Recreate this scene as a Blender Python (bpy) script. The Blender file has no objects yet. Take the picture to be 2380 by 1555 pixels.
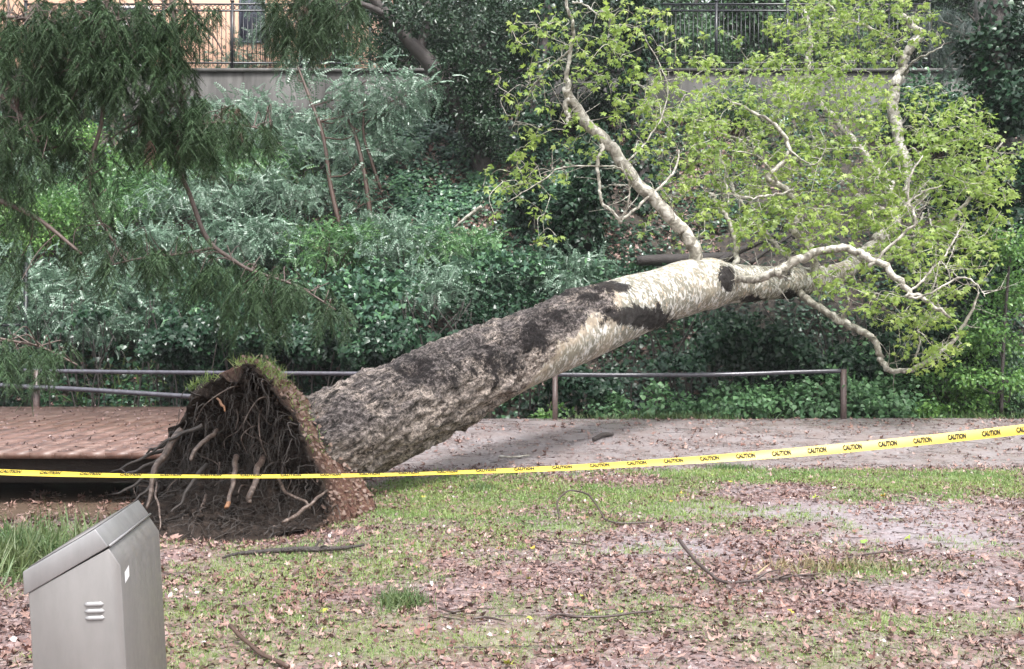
import bpy, math, random
import numpy as np
from mathutils import Vector
rng = np.random.default_rng(7); random.seed(7)
R = math.radians
scene = bpy.context.scene
# ---------------------------------------------------------------- camera, sky, sun, exposure
CAMH, F, CX, CY = 1.6, 2600.0, 1190.0, 810.0          # focal length and centre in units of a 2380 px wide picture
cam = bpy.data.cameras.new('camera'); camo = bpy.data.objects.new('camera', cam)
scene.collection.objects.link(camo); scene.camera = camo
camo.location = (0, 0, CAMH); camo.rotation_euler = (R(90), 0, 0)
cam.sensor_width = 36; cam.lens = 36 * F / 2380; cam.shift_y = 32.5 / 2380
cam.clip_start = 0.05; cam.clip_end = 600
SUN_EL, SUN_ROT = 62, 160
world = bpy.data.worlds.new('World'); scene.world = world; world.use_nodes = True
wn = world.node_tree; wn.nodes.clear()
sky = wn.nodes.new('ShaderNodeTexSky'); sky.sky_type = 'NISHITA'; sky.sun_disc = False
sky.sun_elevation = R(SUN_EL); sky.sun_rotation = R(SUN_ROT); sky.air_density = 1.5; sky.dust_density = 4
hs = wn.nodes.new('ShaderNodeHueSaturation'); hs.inputs['Saturation'].default_value = 0.26
bg = wn.nodes.new('ShaderNodeBackground'); bg.inputs['Strength'].default_value = 0.15
wo = wn.nodes.new('ShaderNodeOutputWorld')
wn.links.new(sky.outputs[0], hs.inputs['Color']); wn.links.new(hs.outputs[0], bg.inputs['Color']); wn.links.new(bg.outputs[0], wo.inputs['Surface'])
sun = bpy.data.lights.new('sun', 'SUN'); sun.energy = 1.5; sun.angle = R(13); sun.color = (1, .975, .965)
suno = bpy.data.objects.new('sun', sun); scene.collection.objects.link(suno)
suno.rotation_euler = (R(90 - SUN_EL), 0, R(180 - SUN_ROT)); suno.location = (0, 0, 30)
scene.view_settings.view_transform = 'Standard'; scene.view_settings.look = 'None'
scene.view_settings.exposure = 1.7; scene.view_settings.gamma = 1
scene.render.engine = 'CYCLES'; scene.cycles.use_denoising = True
scene.cycles.max_bounces = 6; scene.cycles.diffuse_bounces = 3; scene.cycles.glossy_bounces = 2
scene.cycles.transmission_bounces = 4; scene.cycles.volume_bounces = 0; scene.cycles.transparent_max_bounces = 4
scene.cycles.caustics_reflective = False; scene.cycles.caustics_refractive = False

# ---------------------------------------------------------------- helpers
def P(px, py, D): return np.array(((px - CX) / F * D, D, CAMH + (CY - py) / F * D))
def PX(px, D): return (px - CX) / F * D
def norm(v): return v / np.maximum(np.linalg.norm(v, axis=-1, keepdims=True), 1e-9)
def hash3(ix, iy, iz, s):
    v = np.sin(ix * 127.1 + iy * 311.7 + iz * 74.7 + s * 19.19) * 43758.5453
    return v - np.floor(v)
def vn3(p, s=0):
    i = np.floor(p); f = p - i; f = f * f * (3 - 2 * f); r = 0
    for a in (0, 1):
        for b in (0, 1):
            for c in (0, 1):
                w = (f[:, 0] if a else 1 - f[:, 0]) * (f[:, 1] if b else 1 - f[:, 1]) * (f[:, 2] if c else 1 - f[:, 2])
                r = r + w * hash3(i[:, 0] + a, i[:, 1] + b, i[:, 2] + c, s)
    return r
def fbm(p, o=4, s=0):
    p = np.asarray(p, float); r = 0; a = .5; t = 0
    for k in range(o):
        r = r + a * vn3(p * (2.03 ** k) + k * 7.3, s + k); t += a; a *= .5
    return r / t
def fbm2(x, y, f=1., o=4, s=0):
    return fbm(np.stack([np.asarray(x) * f, np.asarray(y) * f, np.zeros_like(np.asarray(x, float))], -1).reshape(-1, 3), o, s).reshape(np.shape(x))
def sst(a, b, x): t = np.clip((np.asarray(x, float) - a) / (b - a), 0, 1); return t * t * (3 - 2 * t)

def mesh_np(name, V, Fs, mat=None, parent=None, smooth=False, attrs=None):
    if not isinstance(Fs, list): Fs = [Fs]
    Fs = [np.asarray(f, np.int32) for f in Fs if len(f)]
    me = bpy.data.meshes.new(name); V = np.asarray(V, np.float32)
    me.vertices.add(len(V)); me.vertices.foreach_set('co', V.ravel())
    li = np.concatenate([f.ravel() for f in Fs]); tot = np.concatenate([np.full(len(f), f.shape[1], np.int32) for f in Fs])
    st = np.concatenate([[0], np.cumsum(tot)[:-1]]).astype(np.int32)
    me.loops.add(len(li)); me.loops.foreach_set('vertex_index', li)
    me.polygons.add(len(tot)); me.polygons.foreach_set('loop_start', st)
    try: me.polygons.foreach_set('loop_total', tot)
    except Exception: pass
    if smooth: me.polygons.foreach_set('use_smooth', np.ones(len(tot), bool))
    for k, a in (attrs or {}).items():
        a = np.asarray(a, np.float32)
        t = me.attributes.new(k, 'FLOAT' if a.ndim == 1 else 'FLOAT_VECTOR', 'POINT')
        t.data.foreach_set('value' if a.ndim == 1 else 'vector', a.ravel())
    me.update(calc_edges=True); me.validate()
    o = bpy.data.objects.new(name, me); scene.collection.objects.link(o)
    if mat: me.materials.append(mat)
    if parent:
        o.parent = parent
        q = parent; off = Vector((0, 0, 0))
        while q: off += q.location; q = q.parent
        o.location = -off if False else o.location
        me.transform(__import__('mathutils').Matrix.Translation(-off))
    return o
def thing(name, label, cat, loc=(0, 0, 0), group=None):
    o = bpy.data.objects.new(name, None); scene.collection.objects.link(o); o.location = Vector([float(c) for c in loc])
    o.empty_display_size = .2
    return tag(o, label, cat, group)
def tag(o, label, cat=None, group=None, kind=None):
    if label: o['label'] = label
    if cat: o['category'] = cat
    if group: o['group'] = group
    if kind: o['kind'] = kind
    return o
class MB:                                   # gathers pieces into one mesh
    def __init__(s): s.V = []; s.F = {}; s.n = 0
    def add(s, V, Fs):
        if not isinstance(Fs, list): Fs = [Fs]
        for f in Fs:
            f = np.asarray(f)
            if len(f): s.F.setdefault(f.shape[1], []).append(f + s.n)
        s.V.append(np.asarray(V, float)); s.n += len(V); return s
    def box(s, a, b, rot=None, c=None):
        x0, y0, z0 = a; x1, y1, z1 = b
        V = np.array([(x0, y0, z0), (x1, y0, z0), (x1, y1, z0), (x0, y1, z0), (x0, y0, z1), (x1, y0, z1), (x1, y1, z1), (x0, y1, z1)], float)
        return s.add(V, np.array([(0, 3, 2, 1), (4, 5, 6, 7), (0, 1, 5, 4), (1, 2, 6, 5), (2, 3, 7, 6), (3, 0, 4, 7)]))
    def tube(s, pts, rad, n=8, **k): return s.add(*tube(pts, rad, n, **k))
    def build(s, name, mat, parent=None, smooth=False, attrs=None):
        return mesh_np(name, np.concatenate(s.V), [np.concatenate(f) for f in s.F.values()], mat, parent, smooth, attrs)
def crom(pts, per=6):                       # Catmull-Rom resampling of rows
    p = np.asarray(pts, float)
    if len(p) < 3: return np.stack([p[0] + (p[-1] - p[0]) * t for t in np.linspace(0, 1, per + 1)])
    q = np.vstack([2 * p[0] - p[1], p, 2 * p[-1] - p[-2]]); out = []
    for i in range(1, len(q) - 2):
        for t in np.linspace(0, 1, per, endpoint=False):
            a, b, c, d = q[i - 1:i + 3]
            out.append(.5 * ((2 * b) + (c - a) * t + (2 * a - 5 * b + 4 * c - d) * t * t + (3 * b - a - 3 * c + d) * t ** 3))
    out.append(p[-1]); return np.array(out)
def frames(p):
    t = norm(np.gradient(p, axis=0)); n = np.zeros_like(p)
    u = np.cross(t[0], (0, 0, 1.)); u = u if np.linalg.norm(u) > .1 else np.cross(t[0], (1., 0, 0)); n[0] = norm(u)
    for i in range(1, len(p)):
        v = n[i - 1] - t[i] * np.dot(n[i - 1], t[i]); n[i] = norm(v)
    return t, n, np.cross(t, n)
def tube(pts, rad, n=8, jit=0, cap=True):
    p = np.asarray(pts, float); m = len(p); rad = np.broadcast_to(np.asarray(rad, float), (m,))
    t, a, b = frames(p); th = np.linspace(0, 2 * math.pi, n, endpoint=False)
    rr = rad[:, None] * (1 + (rng.random((m, n)) - .5) * jit)
    V = p[:, None] + rr[..., None] * (np.cos(th)[None, :, None] * a[:, None] + np.sin(th)[None, :, None] * b[:, None])
    V = V.reshape(-1, 3); i = np.arange(m - 1)[:, None] * n; j = np.arange(n)[None]; k = (j + 1) % n
    Q = np.stack([i + j, i + k, i + n + k, i + n + j], -1).reshape(-1, 4); Fs = [Q]
    if cap:
        V = np.vstack([V, p[0], p[-1]]); j = np.arange(n); k = (j + 1) % n; e = (m - 1) * n
        Fs.append(np.concatenate([np.stack([k, j, np.full(n, m * n)], -1), np.stack([e + j, e + k, np.full(n, m * n + 1)], -1)]))
    return V, Fs
def limb(px_pts, px_rad, per=6):            # rows (px,py,D), radii in px  ->  world pts, radii
    q = crom(px_pts, per); r = np.interp(np.linspace(0, 1, len(q)), np.linspace(0, 1, len(px_rad)), px_rad) * q[:, 2] / F
    return np.stack([(q[:, 0] - CX) / F * q[:, 2], q[:, 2], CAMH + (CY - q[:, 1]) / F * q[:, 2]], -1), r
def frame(d, n):                            # N rotation matrices: columns side, dir, normal
    y = norm(d); x = norm(np.cross(y, n)); z = np.cross(x, y); return np.stack([x, y, z], -1)
def scatter(tpl, pos, M, sc):
    V, Fc = tpl; N = len(pos); sc = np.asarray(sc, float)
    if sc.ndim == 1: sc = sc[:, None]
    W = np.einsum('nij,nkj->nki', M, V[None] * sc[:, None, :]) + pos[:, None]
    return W.reshape(-1, 3), (Fc[None] + (np.arange(N) * len(V))[:, None, None]).reshape(-1, Fc.shape[1])
def scatter_multi(tpls, pos, M, sc):
    mb = MB(); w = rng.integers(0, len(tpls), len(pos)); sc = np.asarray(sc)
    for i, t in enumerate(tpls):
        m = w == i
        if m.any(): mb.add(*scatter(t, pos[m], M[m], sc[m]))
    return mb
def rnd(n, s=1.): return rng.normal(size=(n, 3)) * s
UP = np.array((0, 0, 1.))

# ---------------------------------------------------------------- leaf shapes (base at origin, tip along +Y, length about 1)
def fan(pts, curl=0., fold=0., c=(0, .4)):
    p = np.array([(0, 0)] + pts + [(-x, y) for x, y in reversed(pts) if abs(x) > 1e-6], float)
    p = np.vstack([p, c]); z = -curl * ((p[:, 0]) ** 2 + (p[:, 1] - .3) ** 2) + fold * np.abs(p[:, 0])
    n = len(p) - 1; i = np.arange(n)
    return np.column_stack([p, z]), np.stack([i, (i + 1) % n, np.full(n, n)], -1)
PALM = [(.22, -.06), (.48, .08), (.3, .25), (.62, .6), (.2, .5), (0, 1.)]
IVY = [(.28, -.12), (.52, .1), (.36, .4), (0, 1.)]
OVAL = [(.27, .3), (.24, .62), (0, 1.)]
HEART = [(.34, .02), (.42, .3), (.2, .7), (0, 1.)]
T_PALM = [fan(PALM, .35), fan(PALM, .6, -.1), fan(PALM, .2, .25)]
T_IVY = [fan(IVY, .3), fan(IVY, .1, .2), fan(IVY, .5, -.1)]
T_OVAL = [fan(OVAL, .3, .2)]
T_HEART = [fan(HEART, .4, .15), fan(HEART, .7, .1)]
T_SMALL = [(np.array([(0, 0, 0), (-.24, .5, .07), (0, 1, -.08), (.24, .5, .07)], float), np.array([(0, 3, 2), (0, 2, 1)]))]
def dead(seed):
    V, Fc = fan(PALM, 0); r = np.random.default_rng(seed)
    a, b, c = r.uniform(-.8, 1.8, 3); V[:, 2] = a * V[:, 0] ** 2 + b * .5 * (V[:, 1] - .4) ** 2 + c * .4 * V[:, 0] * V[:, 1] + r.normal(size=len(V)) * .09
    V[:, 0] *= r.uniform(.35, .85); V[:, 2] -= V[:, 2].min(); return V, Fc
T_DEAD = [dead(i) for i in range(9)]
for i_ in range(4):
    v_, f_ = fan(OVAL, 0.); r_ = np.random.default_rng(i_); v_[:, 2] = (2.2 * v_[:, 0] ** 2 + .5 * (v_[:, 1] - .5) ** 2) * r_.uniform(.3, 1.4) + r_.normal(size=len(v_)) * .04; T_DEAD.append((v_, f_))
def bit(seed):
    r = np.random.default_rng(seed); th = np.linspace(0, 6.28, 5, endpoint=False) + r.random(5) * .7
    V = np.column_stack([np.cos(th) * r.uniform(.3, .6, 5), np.sin(th) * .6 + .5, r.uniform(0, .18, 5)]); return V, np.array([(0, 1, 2), (0, 2, 3), (0, 3, 4)])
T_BIT = [bit(i) for i in range(6)]
T_BLADE = [(np.array([(-.05, 0, 0), (.05, 0, 0), (-.04, .12 + b, .5), (.04, .12 + b, .5), (0, .35 + 2 * b, .95 - b)], float), np.array([(0, 1, 3), (0, 3, 2), (2, 3, 4)])) for b in (0, .1, .25)]
def pinnate(pairs=7, droop=.35, ll=.26):
    mb = MB(); t = np.linspace(.18, 1, pairs); V0, F0 = T_SMALL[0]
    for i, u in enumerate(t):
        z = -droop * u * u
        for s in (-1, 1):
            d = np.array([[s * 1., .55, -.35 + rng.normal() * .12]]); M = frame(d, np.array([[0, -.25, 1.]]))
            mb.add(*scatter((V0, F0), np.array([[0, u, z]]), M, np.array([ll * (1.1 - .45 * u)])))
    mb.add(*scatter((V0, F0), np.array([[0, 1., -droop]]), frame(np.array([[0, 1, -.8]]), np.array([[0, .6, 1.]])), np.array([ll * .8])))
    r = np.array([(-.008, 0, 0), (.008, 0, 0), (0, 1, -droop)]); mb.add(r, np.array([(0, 1, 2)]))
    return np.concatenate(mb.V), np.concatenate(mb.F[3])
T_PIN = [pinnate(7, .3), pinnate(8, .6, .24), pinnate(6, .15, .3)]
def needle_branchlet(seed, hang=1.0):       # hanging conifer twig about 1 long with flat side sprays
    global rng; keep = rng; rng = np.random.default_rng(seed); mb = MB(); NV = np.array([(-.09, 0, 0), (.09, 0, 0), (.0, 1, -.1)], float); NF = np.array([(0, 1, 2)])
    def spray(base, d, L, nn):
        d = norm(d); t = np.linspace(.05, 1, nn)
        pts = base + d * (t * L)[:, None]; pts[:, 2] -= .35 * L * t ** 2
        side = norm(np.cross(d, UP + rnd(1, .3)[0])); pos = np.repeat(pts, 2, 0); s = np.tile([-1., 1.], nn)
        dd = side * s[:, None] + d * .75 + rnd(2 * nn, .14) - UP * .25
        M = frame(dd, UP + rnd(2 * nn, .4)); mb.add(*scatter((NV, NF), pos, M, L * .24 * (1.15 - .6 * np.repeat(t, 2)) * rng.uniform(.8, 1.2, 2 * nn)))
        w = np.cross(d, side) * .006; mb.add(np.array([base - side * .005, base + side * .005, pts[-1]]), np.array([(0, 1, 2)]))
    for k in range(15):
        u = (k + 1) / 15; b = np.array([.12 * math.sin(3 * u + seed), .35 * u * (1 - .4 * u), -hang * .8 * u ** 1.2]); a = rng.uniform(0, 6.28)
        spray(b, np.array([math.cos(a), math.sin(a) + .25, -.75 - .5 * u]), rng.uniform(.26, .42) * (1.1 - .3 * u), 22)
    rng = keep; return np.concatenate(mb.V), np.concatenate(mb.F[3])
T_RED = [needle_branchlet(i, h) for i, h in enumerate((1., .7, 1.1, .85, .5))]
def tuft(seed):
    r = np.random.default_rng(seed); mb = MB(); n = 110; NV = np.array([(-.006, 0, 0), (.006, 0, 0), (.005, .5, .0), (-.005, .5, 0), (0, 1, -.28)], float); NF = np.array([(0, 1, 2), (0, 2, 3), (3, 2, 4)])
    d = r.normal(size=(n, 3)) * .5 + np.array((0, .25, -.35)); mb.add(*scatter((NV, NF), r.normal(size=(n, 3)) * .02, frame(d, UP + r.normal(size=(n, 3)) * .2), r.uniform(.7, 1.1, n)))
    return np.concatenate(mb.V), np.concatenate(mb.F[3])
T_TUFT = [tuft(i) for i in range(3)]

# ---------------------------------------------------------------- materials
def new_mat(name):
    m = bpy.data.materials.new(name); m.use_nodes = True; nt = m.node_tree; nt.nodes.clear()
    out = nt.nodes.new('ShaderNodeOutputMaterial'); b = nt.nodes.new('ShaderNodeBsdfPrincipled'); nt.links.new(b.outputs[0], out.inputs['Surface'])
    return m, nt, b, out
def nd(nt, t, **k):
    n = nt.nodes.new(t)
    for a, v in k.items():
        if a in n.inputs.keys() if hasattr(n.inputs, 'keys') else False: n.inputs[a].default_value = v
        else: setattr(n, a, v)
    return n
def ramp(nt, fac, stops, interp='LINEAR'):
    r = nt.nodes.new('ShaderNodeValToRGB'); r.color_ramp.interpolation = interp
    e = r.color_ramp.elements
    while len(e) < len(stops): e.new(.5)
    for el, (p, c) in zip(e, stops): el.position = p; el.color = (*c, 1) if len(c) == 3 else c
    nt.links.new(fac, r.inputs['Fac']); return r.outputs['Color']
def noise(nt, vec, scale, detail=5, rough=.6, dist=0):
    n = nt.nodes.new('ShaderNodeTexNoise'); n.inputs['Scale'].default_value = scale; n.inputs['Detail'].default_value = detail
    n.inputs['Roughness'].default_value = rough; n.inputs['Distortion'].default_value = dist
    if vec is not None: nt.links.new(vec, n.inputs['Vector'])
    return n.outputs['Fac']
def voro(nt, vec, scale, feature='F1', out='Distance'):
    n = nt.nodes.new('ShaderNodeTexVoronoi'); n.feature = feature; n.inputs['Scale'].default_value = scale
    if vec is not None: nt.links.new(vec, n.inputs['Vector'])
    return n.outputs[out]
def mix(nt, fac, a, b, mode='MIX'):
    n = nt.nodes.new('ShaderNodeMix'); n.data_type = 'RGBA'; n.blend_type = mode
    for s, v in ((n.inputs[0], fac), (n.inputs[6], a), (n.inputs[7], b)):
        if isinstance(v, (int, float)): s.default_value = v
        elif isinstance(v, tuple): s.default_value = (*v, 1)
        else: nt.links.new(v, s)
    return n.outputs[2]
def mth(nt, op, a, b=0.):
    n = nt.nodes.new('ShaderNodeMath'); n.operation = op; n.use_clamp = op in ('MULTIPLY_ADD',)
    for s, v in zip(n.inputs, (a, b)):
        if isinstance(v, (int, float)): s.default_value = v
        else: nt.links.new(v, s)
    return n.outputs[0]
def bump(nt, b, h, strength=.5, dist=.02, prev=None):
    n = nt.nodes.new('ShaderNodeBump'); n.inputs['Strength'].default_value = strength; n.inputs['Distance'].default_value = dist
    nt.links.new(h, n.inputs['Height']); nt.links.new(n.outputs[0], b.inputs['Normal']); return n
def coord(nt): return nt.nodes.new('ShaderNodeNewGeometry').outputs['Position']
def attr(nt, name, vec=False):
    n = nt.nodes.new('ShaderNodeAttribute'); n.attribute_name = name; return n.outputs['Vector' if vec else 'Fac']
def leaf_mat(name, cols, rough=.4, trans=.25, tcol=None, spec=.5):
    m, nt, b, out = new_mat(name); g = nt.nodes.new('ShaderNodeNewGeometry')
    n = len(cols); c = ramp(nt, g.outputs['Random Per Island'], [((i + .5) / n, k) for i, k in enumerate(cols)])
    c2 = mix(nt, ramp(nt, noise(nt, g.outputs['Position'], .9, 4, .65), [(.4, (0, 0, 0)), (.62, (.85,) * 3)]), c, cols[-1])
    nt.links.new(c2, b.inputs['Base Color']); b.inputs['Roughness'].default_value = rough; b.inputs['Specular IOR Level'].default_value = spec
    if trans:
        t = nt.nodes.new('ShaderNodeBsdfTranslucent'); ms = nt.nodes.new('ShaderNodeMixShader'); ms.inputs[0].default_value = trans
        if tcol: t.inputs['Color'].default_value = (*tcol, 1)
        else: nt.links.new(c2, t.inputs['Color'])
        nt.links.new(b.outputs[0], ms.inputs[1]); nt.links.new(t.outputs[0], ms.inputs[2]); nt.links.new(ms.outputs[0], out.inputs['Surface'])
    return m
def plain(name, col, rough=.6, metal=0., var=.25, scale=8, spec=.5, bmp=0., bd=.01):
    m, nt, b, out = new_mat(name); p = coord(nt); f = noise(nt, p, scale, 6)
    d = tuple(c * (1 - var) for c in col); l = tuple(min(1, c * (1 + var)) for c in col)
    nt.links.new(ramp(nt, f, [(.3, d), (.7, l)]), b.inputs['Base Color']); b.inputs['Roughness'].default_value = rough
    b.inputs['Metallic'].default_value = metal; b.inputs['Specular IOR Level'].default_value = spec
    if bmp: bump(nt, b, noise(nt, p, scale * 4, 6), bmp, bd)
    return m
M = {}
M['syc'] = leaf_mat('sycamore_leaf', [(0.219, 0.319, 0.0622), (0.317, 0.415, 0.0928), (0.416, 0.498, 0.148), (0.174, 0.264, 0.0559)], .42, .5)
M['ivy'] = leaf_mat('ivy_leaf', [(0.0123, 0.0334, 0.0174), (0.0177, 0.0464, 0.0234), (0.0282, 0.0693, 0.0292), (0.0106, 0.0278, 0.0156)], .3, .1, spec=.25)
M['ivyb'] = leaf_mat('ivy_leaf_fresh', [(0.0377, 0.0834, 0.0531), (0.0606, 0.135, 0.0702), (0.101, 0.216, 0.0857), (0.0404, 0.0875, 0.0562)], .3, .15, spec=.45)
M['pin'] = leaf_mat('pinnate_leaf', [(0.11, 0.186, 0.124), (0.152, 0.241, 0.166), (0.221, 0.324, 0.235), (0.0896, 0.158, 0.103)], .36, .25, spec=.9)
M['pinb'] = leaf_mat('pinnate_leaf_green', [(0.069, 0.166, 0.0552), (0.117, 0.248, 0.0759), (0.179, 0.345, 0.11), (0.0759, 0.166, 0.069)], .3, .3, spec=.7)
M['bright'] = leaf_mat('bright_leaf', [(0.103, 0.218, 0.0575), (0.172, 0.322, 0.0805), (0.23, 0.391, 0.103), (0.069, 0.161, 0.046)], .34, .4)
M['nettle'] = leaf_mat('nettle_leaf', [(0.0805, 0.172, 0.0747), (0.115, 0.23, 0.0978), (0.161, 0.299, 0.127), (0.0633, 0.138, 0.0633)], .4, .25)
M['dark'] = leaf_mat('dark_leaf', [(0.0204, 0.0428, 0.0224), (0.0306, 0.0612, 0.0306), (0.0459, 0.0867, 0.0408), (0.0184, 0.0357, 0.0204)], .25, .15, spec=.3)
M['mid'] = leaf_mat('mid_leaf', [(0.0546, 0.117, 0.0546), (0.078, 0.164, 0.0702), (0.117, 0.218, 0.0858), (0.0468, 0.0936, 0.0468)], .4, .25)
M['red'] = leaf_mat('conifer_needle', [(0.0313, 0.0652, 0.0304), (0.044, 0.0849, 0.0361), (0.0656, 0.11, 0.0475), (0.0344, 0.0587, 0.0285)], .5, .12, spec=.2)
M['redbr'] = leaf_mat('dead_needle', [(0.075, 0.036, 0.0225), (0.112, 0.06, 0.0375), (0.0525, 0.0285, 0.0195), (0.15, 0.0975, 0.075)], .6, .1)
M['pine'] = leaf_mat('pine_needle', [(.07, .1, .085), (.09, .125, .105), (.055, .08, .07)], .4, .1)
M['grass'] = leaf_mat('grass_blade', [(0.157, 0.236, 0.0505), (0.222, 0.302, 0.0785), (0.277, 0.35, 0.112), (0.305, 0.312, 0.156), (0.139, 0.236, 0.0673)], .45, .4)
M['dry'] = leaf_mat('dry_grass_blade', [(.2, .15, .08), (.26, .2, .11), (.14, .13, .06)], .5, .2)
M['tall'] = leaf_mat('tall_grass_blade', [(0.039, 0.101, 0.0312), (0.0546, 0.133, 0.039), (0.078, 0.156, 0.0468), (0.125, 0.156, 0.0624)], .45, .3)
M['litter'] = leaf_mat('dead_leaf', [(0.0683, 0.0305, 0.0232), (0.137, 0.061, 0.0461), (0.205, 0.104, 0.0828), (0.102, 0.044, 0.0332), (0.232, 0.133, 0.111), (0.0614, 0.0317, 0.0267), (0.177, 0.0824, 0.061), (0.123, 0.061, 0.0471), (0.158, 0.0855, 0.0665), (0.273, 0.183, 0.155)], .42, .0, spec=.5)
M['bits'] = leaf_mat('leaf_fragment', [(0.0764, 0.0353, 0.0276), (0.139, 0.0705, 0.0569), (0.216, 0.128, 0.111), (0.0557, 0.0289, 0.024), (0.277, 0.192, 0.174), (0.118, 0.077, 0.0721)], .3, .0, spec=.6)
M['fresh'] = leaf_mat('fallen_green_leaf', [(.16, .3, .05), (.24, .36, .06), (.45, .3, .04)], .35, .1)
M['twig'] = plain('twig_bark', (.05, .034, .03), .45, scale=30)
M['stem'] = plain('shrub_stem', (.06, .034, .024), .5, scale=20)
M['darkbark'] = plain('dark_wet_bark', (.035, .027, .024), .5, scale=12, bmp=.8, bd=.03)
M['rwood'] = plain('conifer_branch', (.085, .06, .05), .6, scale=25, bmp=.4)
M['iron'] = plain('black_iron', (.012, .013, .017), .35, scale=10)
M['pipe'] = plain('painted_pipe', (.05, .048, .06), .22, scale=14, var=.4)
M['postrust'] = plain('rusty_post', (.075, .05, .045), .45, scale=25, var=.5)
M['plaster'] = plain('peach_plaster', (.46, .285, .2), .8, scale=2, var=.06)
M['white'] = plain('white_frame', (.75, .75, .75), .5, var=.04)
M['pane'] = plain('dark_window_glass', (.06, .065, .09), .12, var=.1)
M['orange'] = plain('orange_panel', (.5, .17, .04), .6, var=.1)
M['roofm'] = plain('roof_tile', (.25, .1, .06), .7, var=.2)

# ---------------------------------------------------------------- terrain
def to_px(x, y, z=0.): return CX + x / y * F, CY + (CAMH - z) / y * F
def terr(x, y):
    x = np.asarray(x, float); y = np.asarray(y, float)
    z = .33 * sst(14.5, 20, y)
    z = z + (fbm2(x, y, .5, 3, 3) - .5) * .10 * sst(2, 6, y) * (1 - .6 * sst(13.5, 15, y)) * (1 - sst(20, 21, y))
    z = z + (fbm2(x, y, 2.5, 3, 5) - .5) * .045 * (1 - .7 * sst(13.8, 14.6, y)) * (1 - sst(20, 21, y))
    cr = sst(-3.3, -4.3, x) * sst(10.2, 12.0, y) * (1 - sst(20.5, 22, y))
    z = z - cr * (.38 + .7 * sst(12.9, 14.2, y))
    z = z - .20 * np.exp(-(((x + 2.45) / .8) ** 2 + ((y - 10.3) / .8) ** 2))
    z = z + .07 * np.exp(-(((x + 2.72) / .38) ** 2 + ((y - 8.75) / .25) ** 2))
    sl = np.maximum(0, y - 21.6); up = np.minimum(sl, 9.9) * .86
    dip = -.7 * sst(20.3, 21.6, y)
    z = z + dip + up + (fbm2(x, y, .45, 4, 9) - .5) * .8 * sst(22, 24, y) * (1 - sst(31, 31.8, y))
    z = np.where(y > 32.1, 8.75 + np.clip(y - 47, 0, 16) * .8, z); return z
def grass_mask(x, y):
    px, py = to_px(x, y)
    g = np.zeros_like(px)
    for cx, cy, rx, ry, w in ((1150, 1150, 330, 38, 1.1), (1000, 1185, 230, 45, .8), (1420, 1180, 200, 25, .7), (1800, 1098, 330, 24, 1.0), (2200, 1128, 260, 32, 1.0), (1350, 1215, 330, 30, .5),
                              (700, 1330, 330, 60, .5), (1050, 1270, 300, 40, .5), (620, 1440, 260, 70, .45), (430, 1540, 120, 60, .7), (2200, 1450, 220, 30, .8), (1500, 1420, 400, 60, .25), (900, 1500, 400, 50, .35), (1980, 1340, 160, 30, .4), (2000, 1520, 300, 50, .3)):
        g = np.maximum(g, w * np.exp(-(((px - cx) / rx) ** 2 + ((py - cy) / ry) ** 2) ** 1.5))
    n = fbm2(x, y, 1.1, 4, 21); n2 = fbm2(x, y, 4., 3, 22)
    return np.clip((g * 1.25 + (n - .49) * 1.5 + (n2 - .49) * 1.5) , 0, 1) * (1 - sst(14.2, 14.9, y))
def mud_mask(x, y):
    px, py = to_px(x, y); g = np.zeros_like(px)
    for cx, cy, rx, ry, w in ((1950, 1190, 420, 32, 1.), (2200, 1240, 330, 60, .8), (1560, 1275, 260, 30, .8), (2280, 1370, 160, 60, .6), (1250, 1225, 130, 12, .6), (1700, 1140, 250, 16, .5)):
        g = np.maximum(g, w * np.exp(-(((px - cx) / rx) ** 2 + ((py - cy) / ry) ** 2)))
    return np.clip(g * 1.2 + (fbm2(x, y, 1.6, 4, 31) - .5) * 1.0, 0, 1)
def lin(a, b, d): return np.arange(a, b, d)
xs = np.unique(np.round(np.concatenate([lin(-120, -30, 8), lin(-30, -12, 1.2), lin(-12, -6, .2), lin(-6, 6.5, .075), lin(6.5, 14, .25), lin(14, 30, 1.2), lin(30, 121, 8)]), 4))
ys = np.unique(np.round(np.concatenate([lin(-30, 3, 3), lin(3, 5, .2), lin(5, 15, .075), lin(15, 31.8, .22), [31.9, 32.06, 32.2], lin(32.5, 50, 1.5), lin(50, 300, 12)]), 4))
GX, GY = np.meshgrid(xs, ys); GZ = terr(GX, GY); nx, ny = len(xs), len(ys)
GV = np.stack([GX, GY, GZ], -1).reshape(-1, 3)
ii = (np.arange(ny - 1)[:, None] * nx + np.arange(nx - 1)[None]); Q = np.stack([ii, ii + 1, ii + nx + 1, ii + nx], -1).reshape(-1, 4)
fc = GV[Q].mean(1)
reg = np.where(fc[:, 1] > 20.25, 2, np.where((fc[:, 0] < -3.35) & (fc[:, 1] > 10.6), 3, np.where(fc[:, 1] > 14.25, 1, 0)))
gm = grass_mask(GX, GY).ravel(); mm = mud_mask(GX, GY).ravel()

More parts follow.
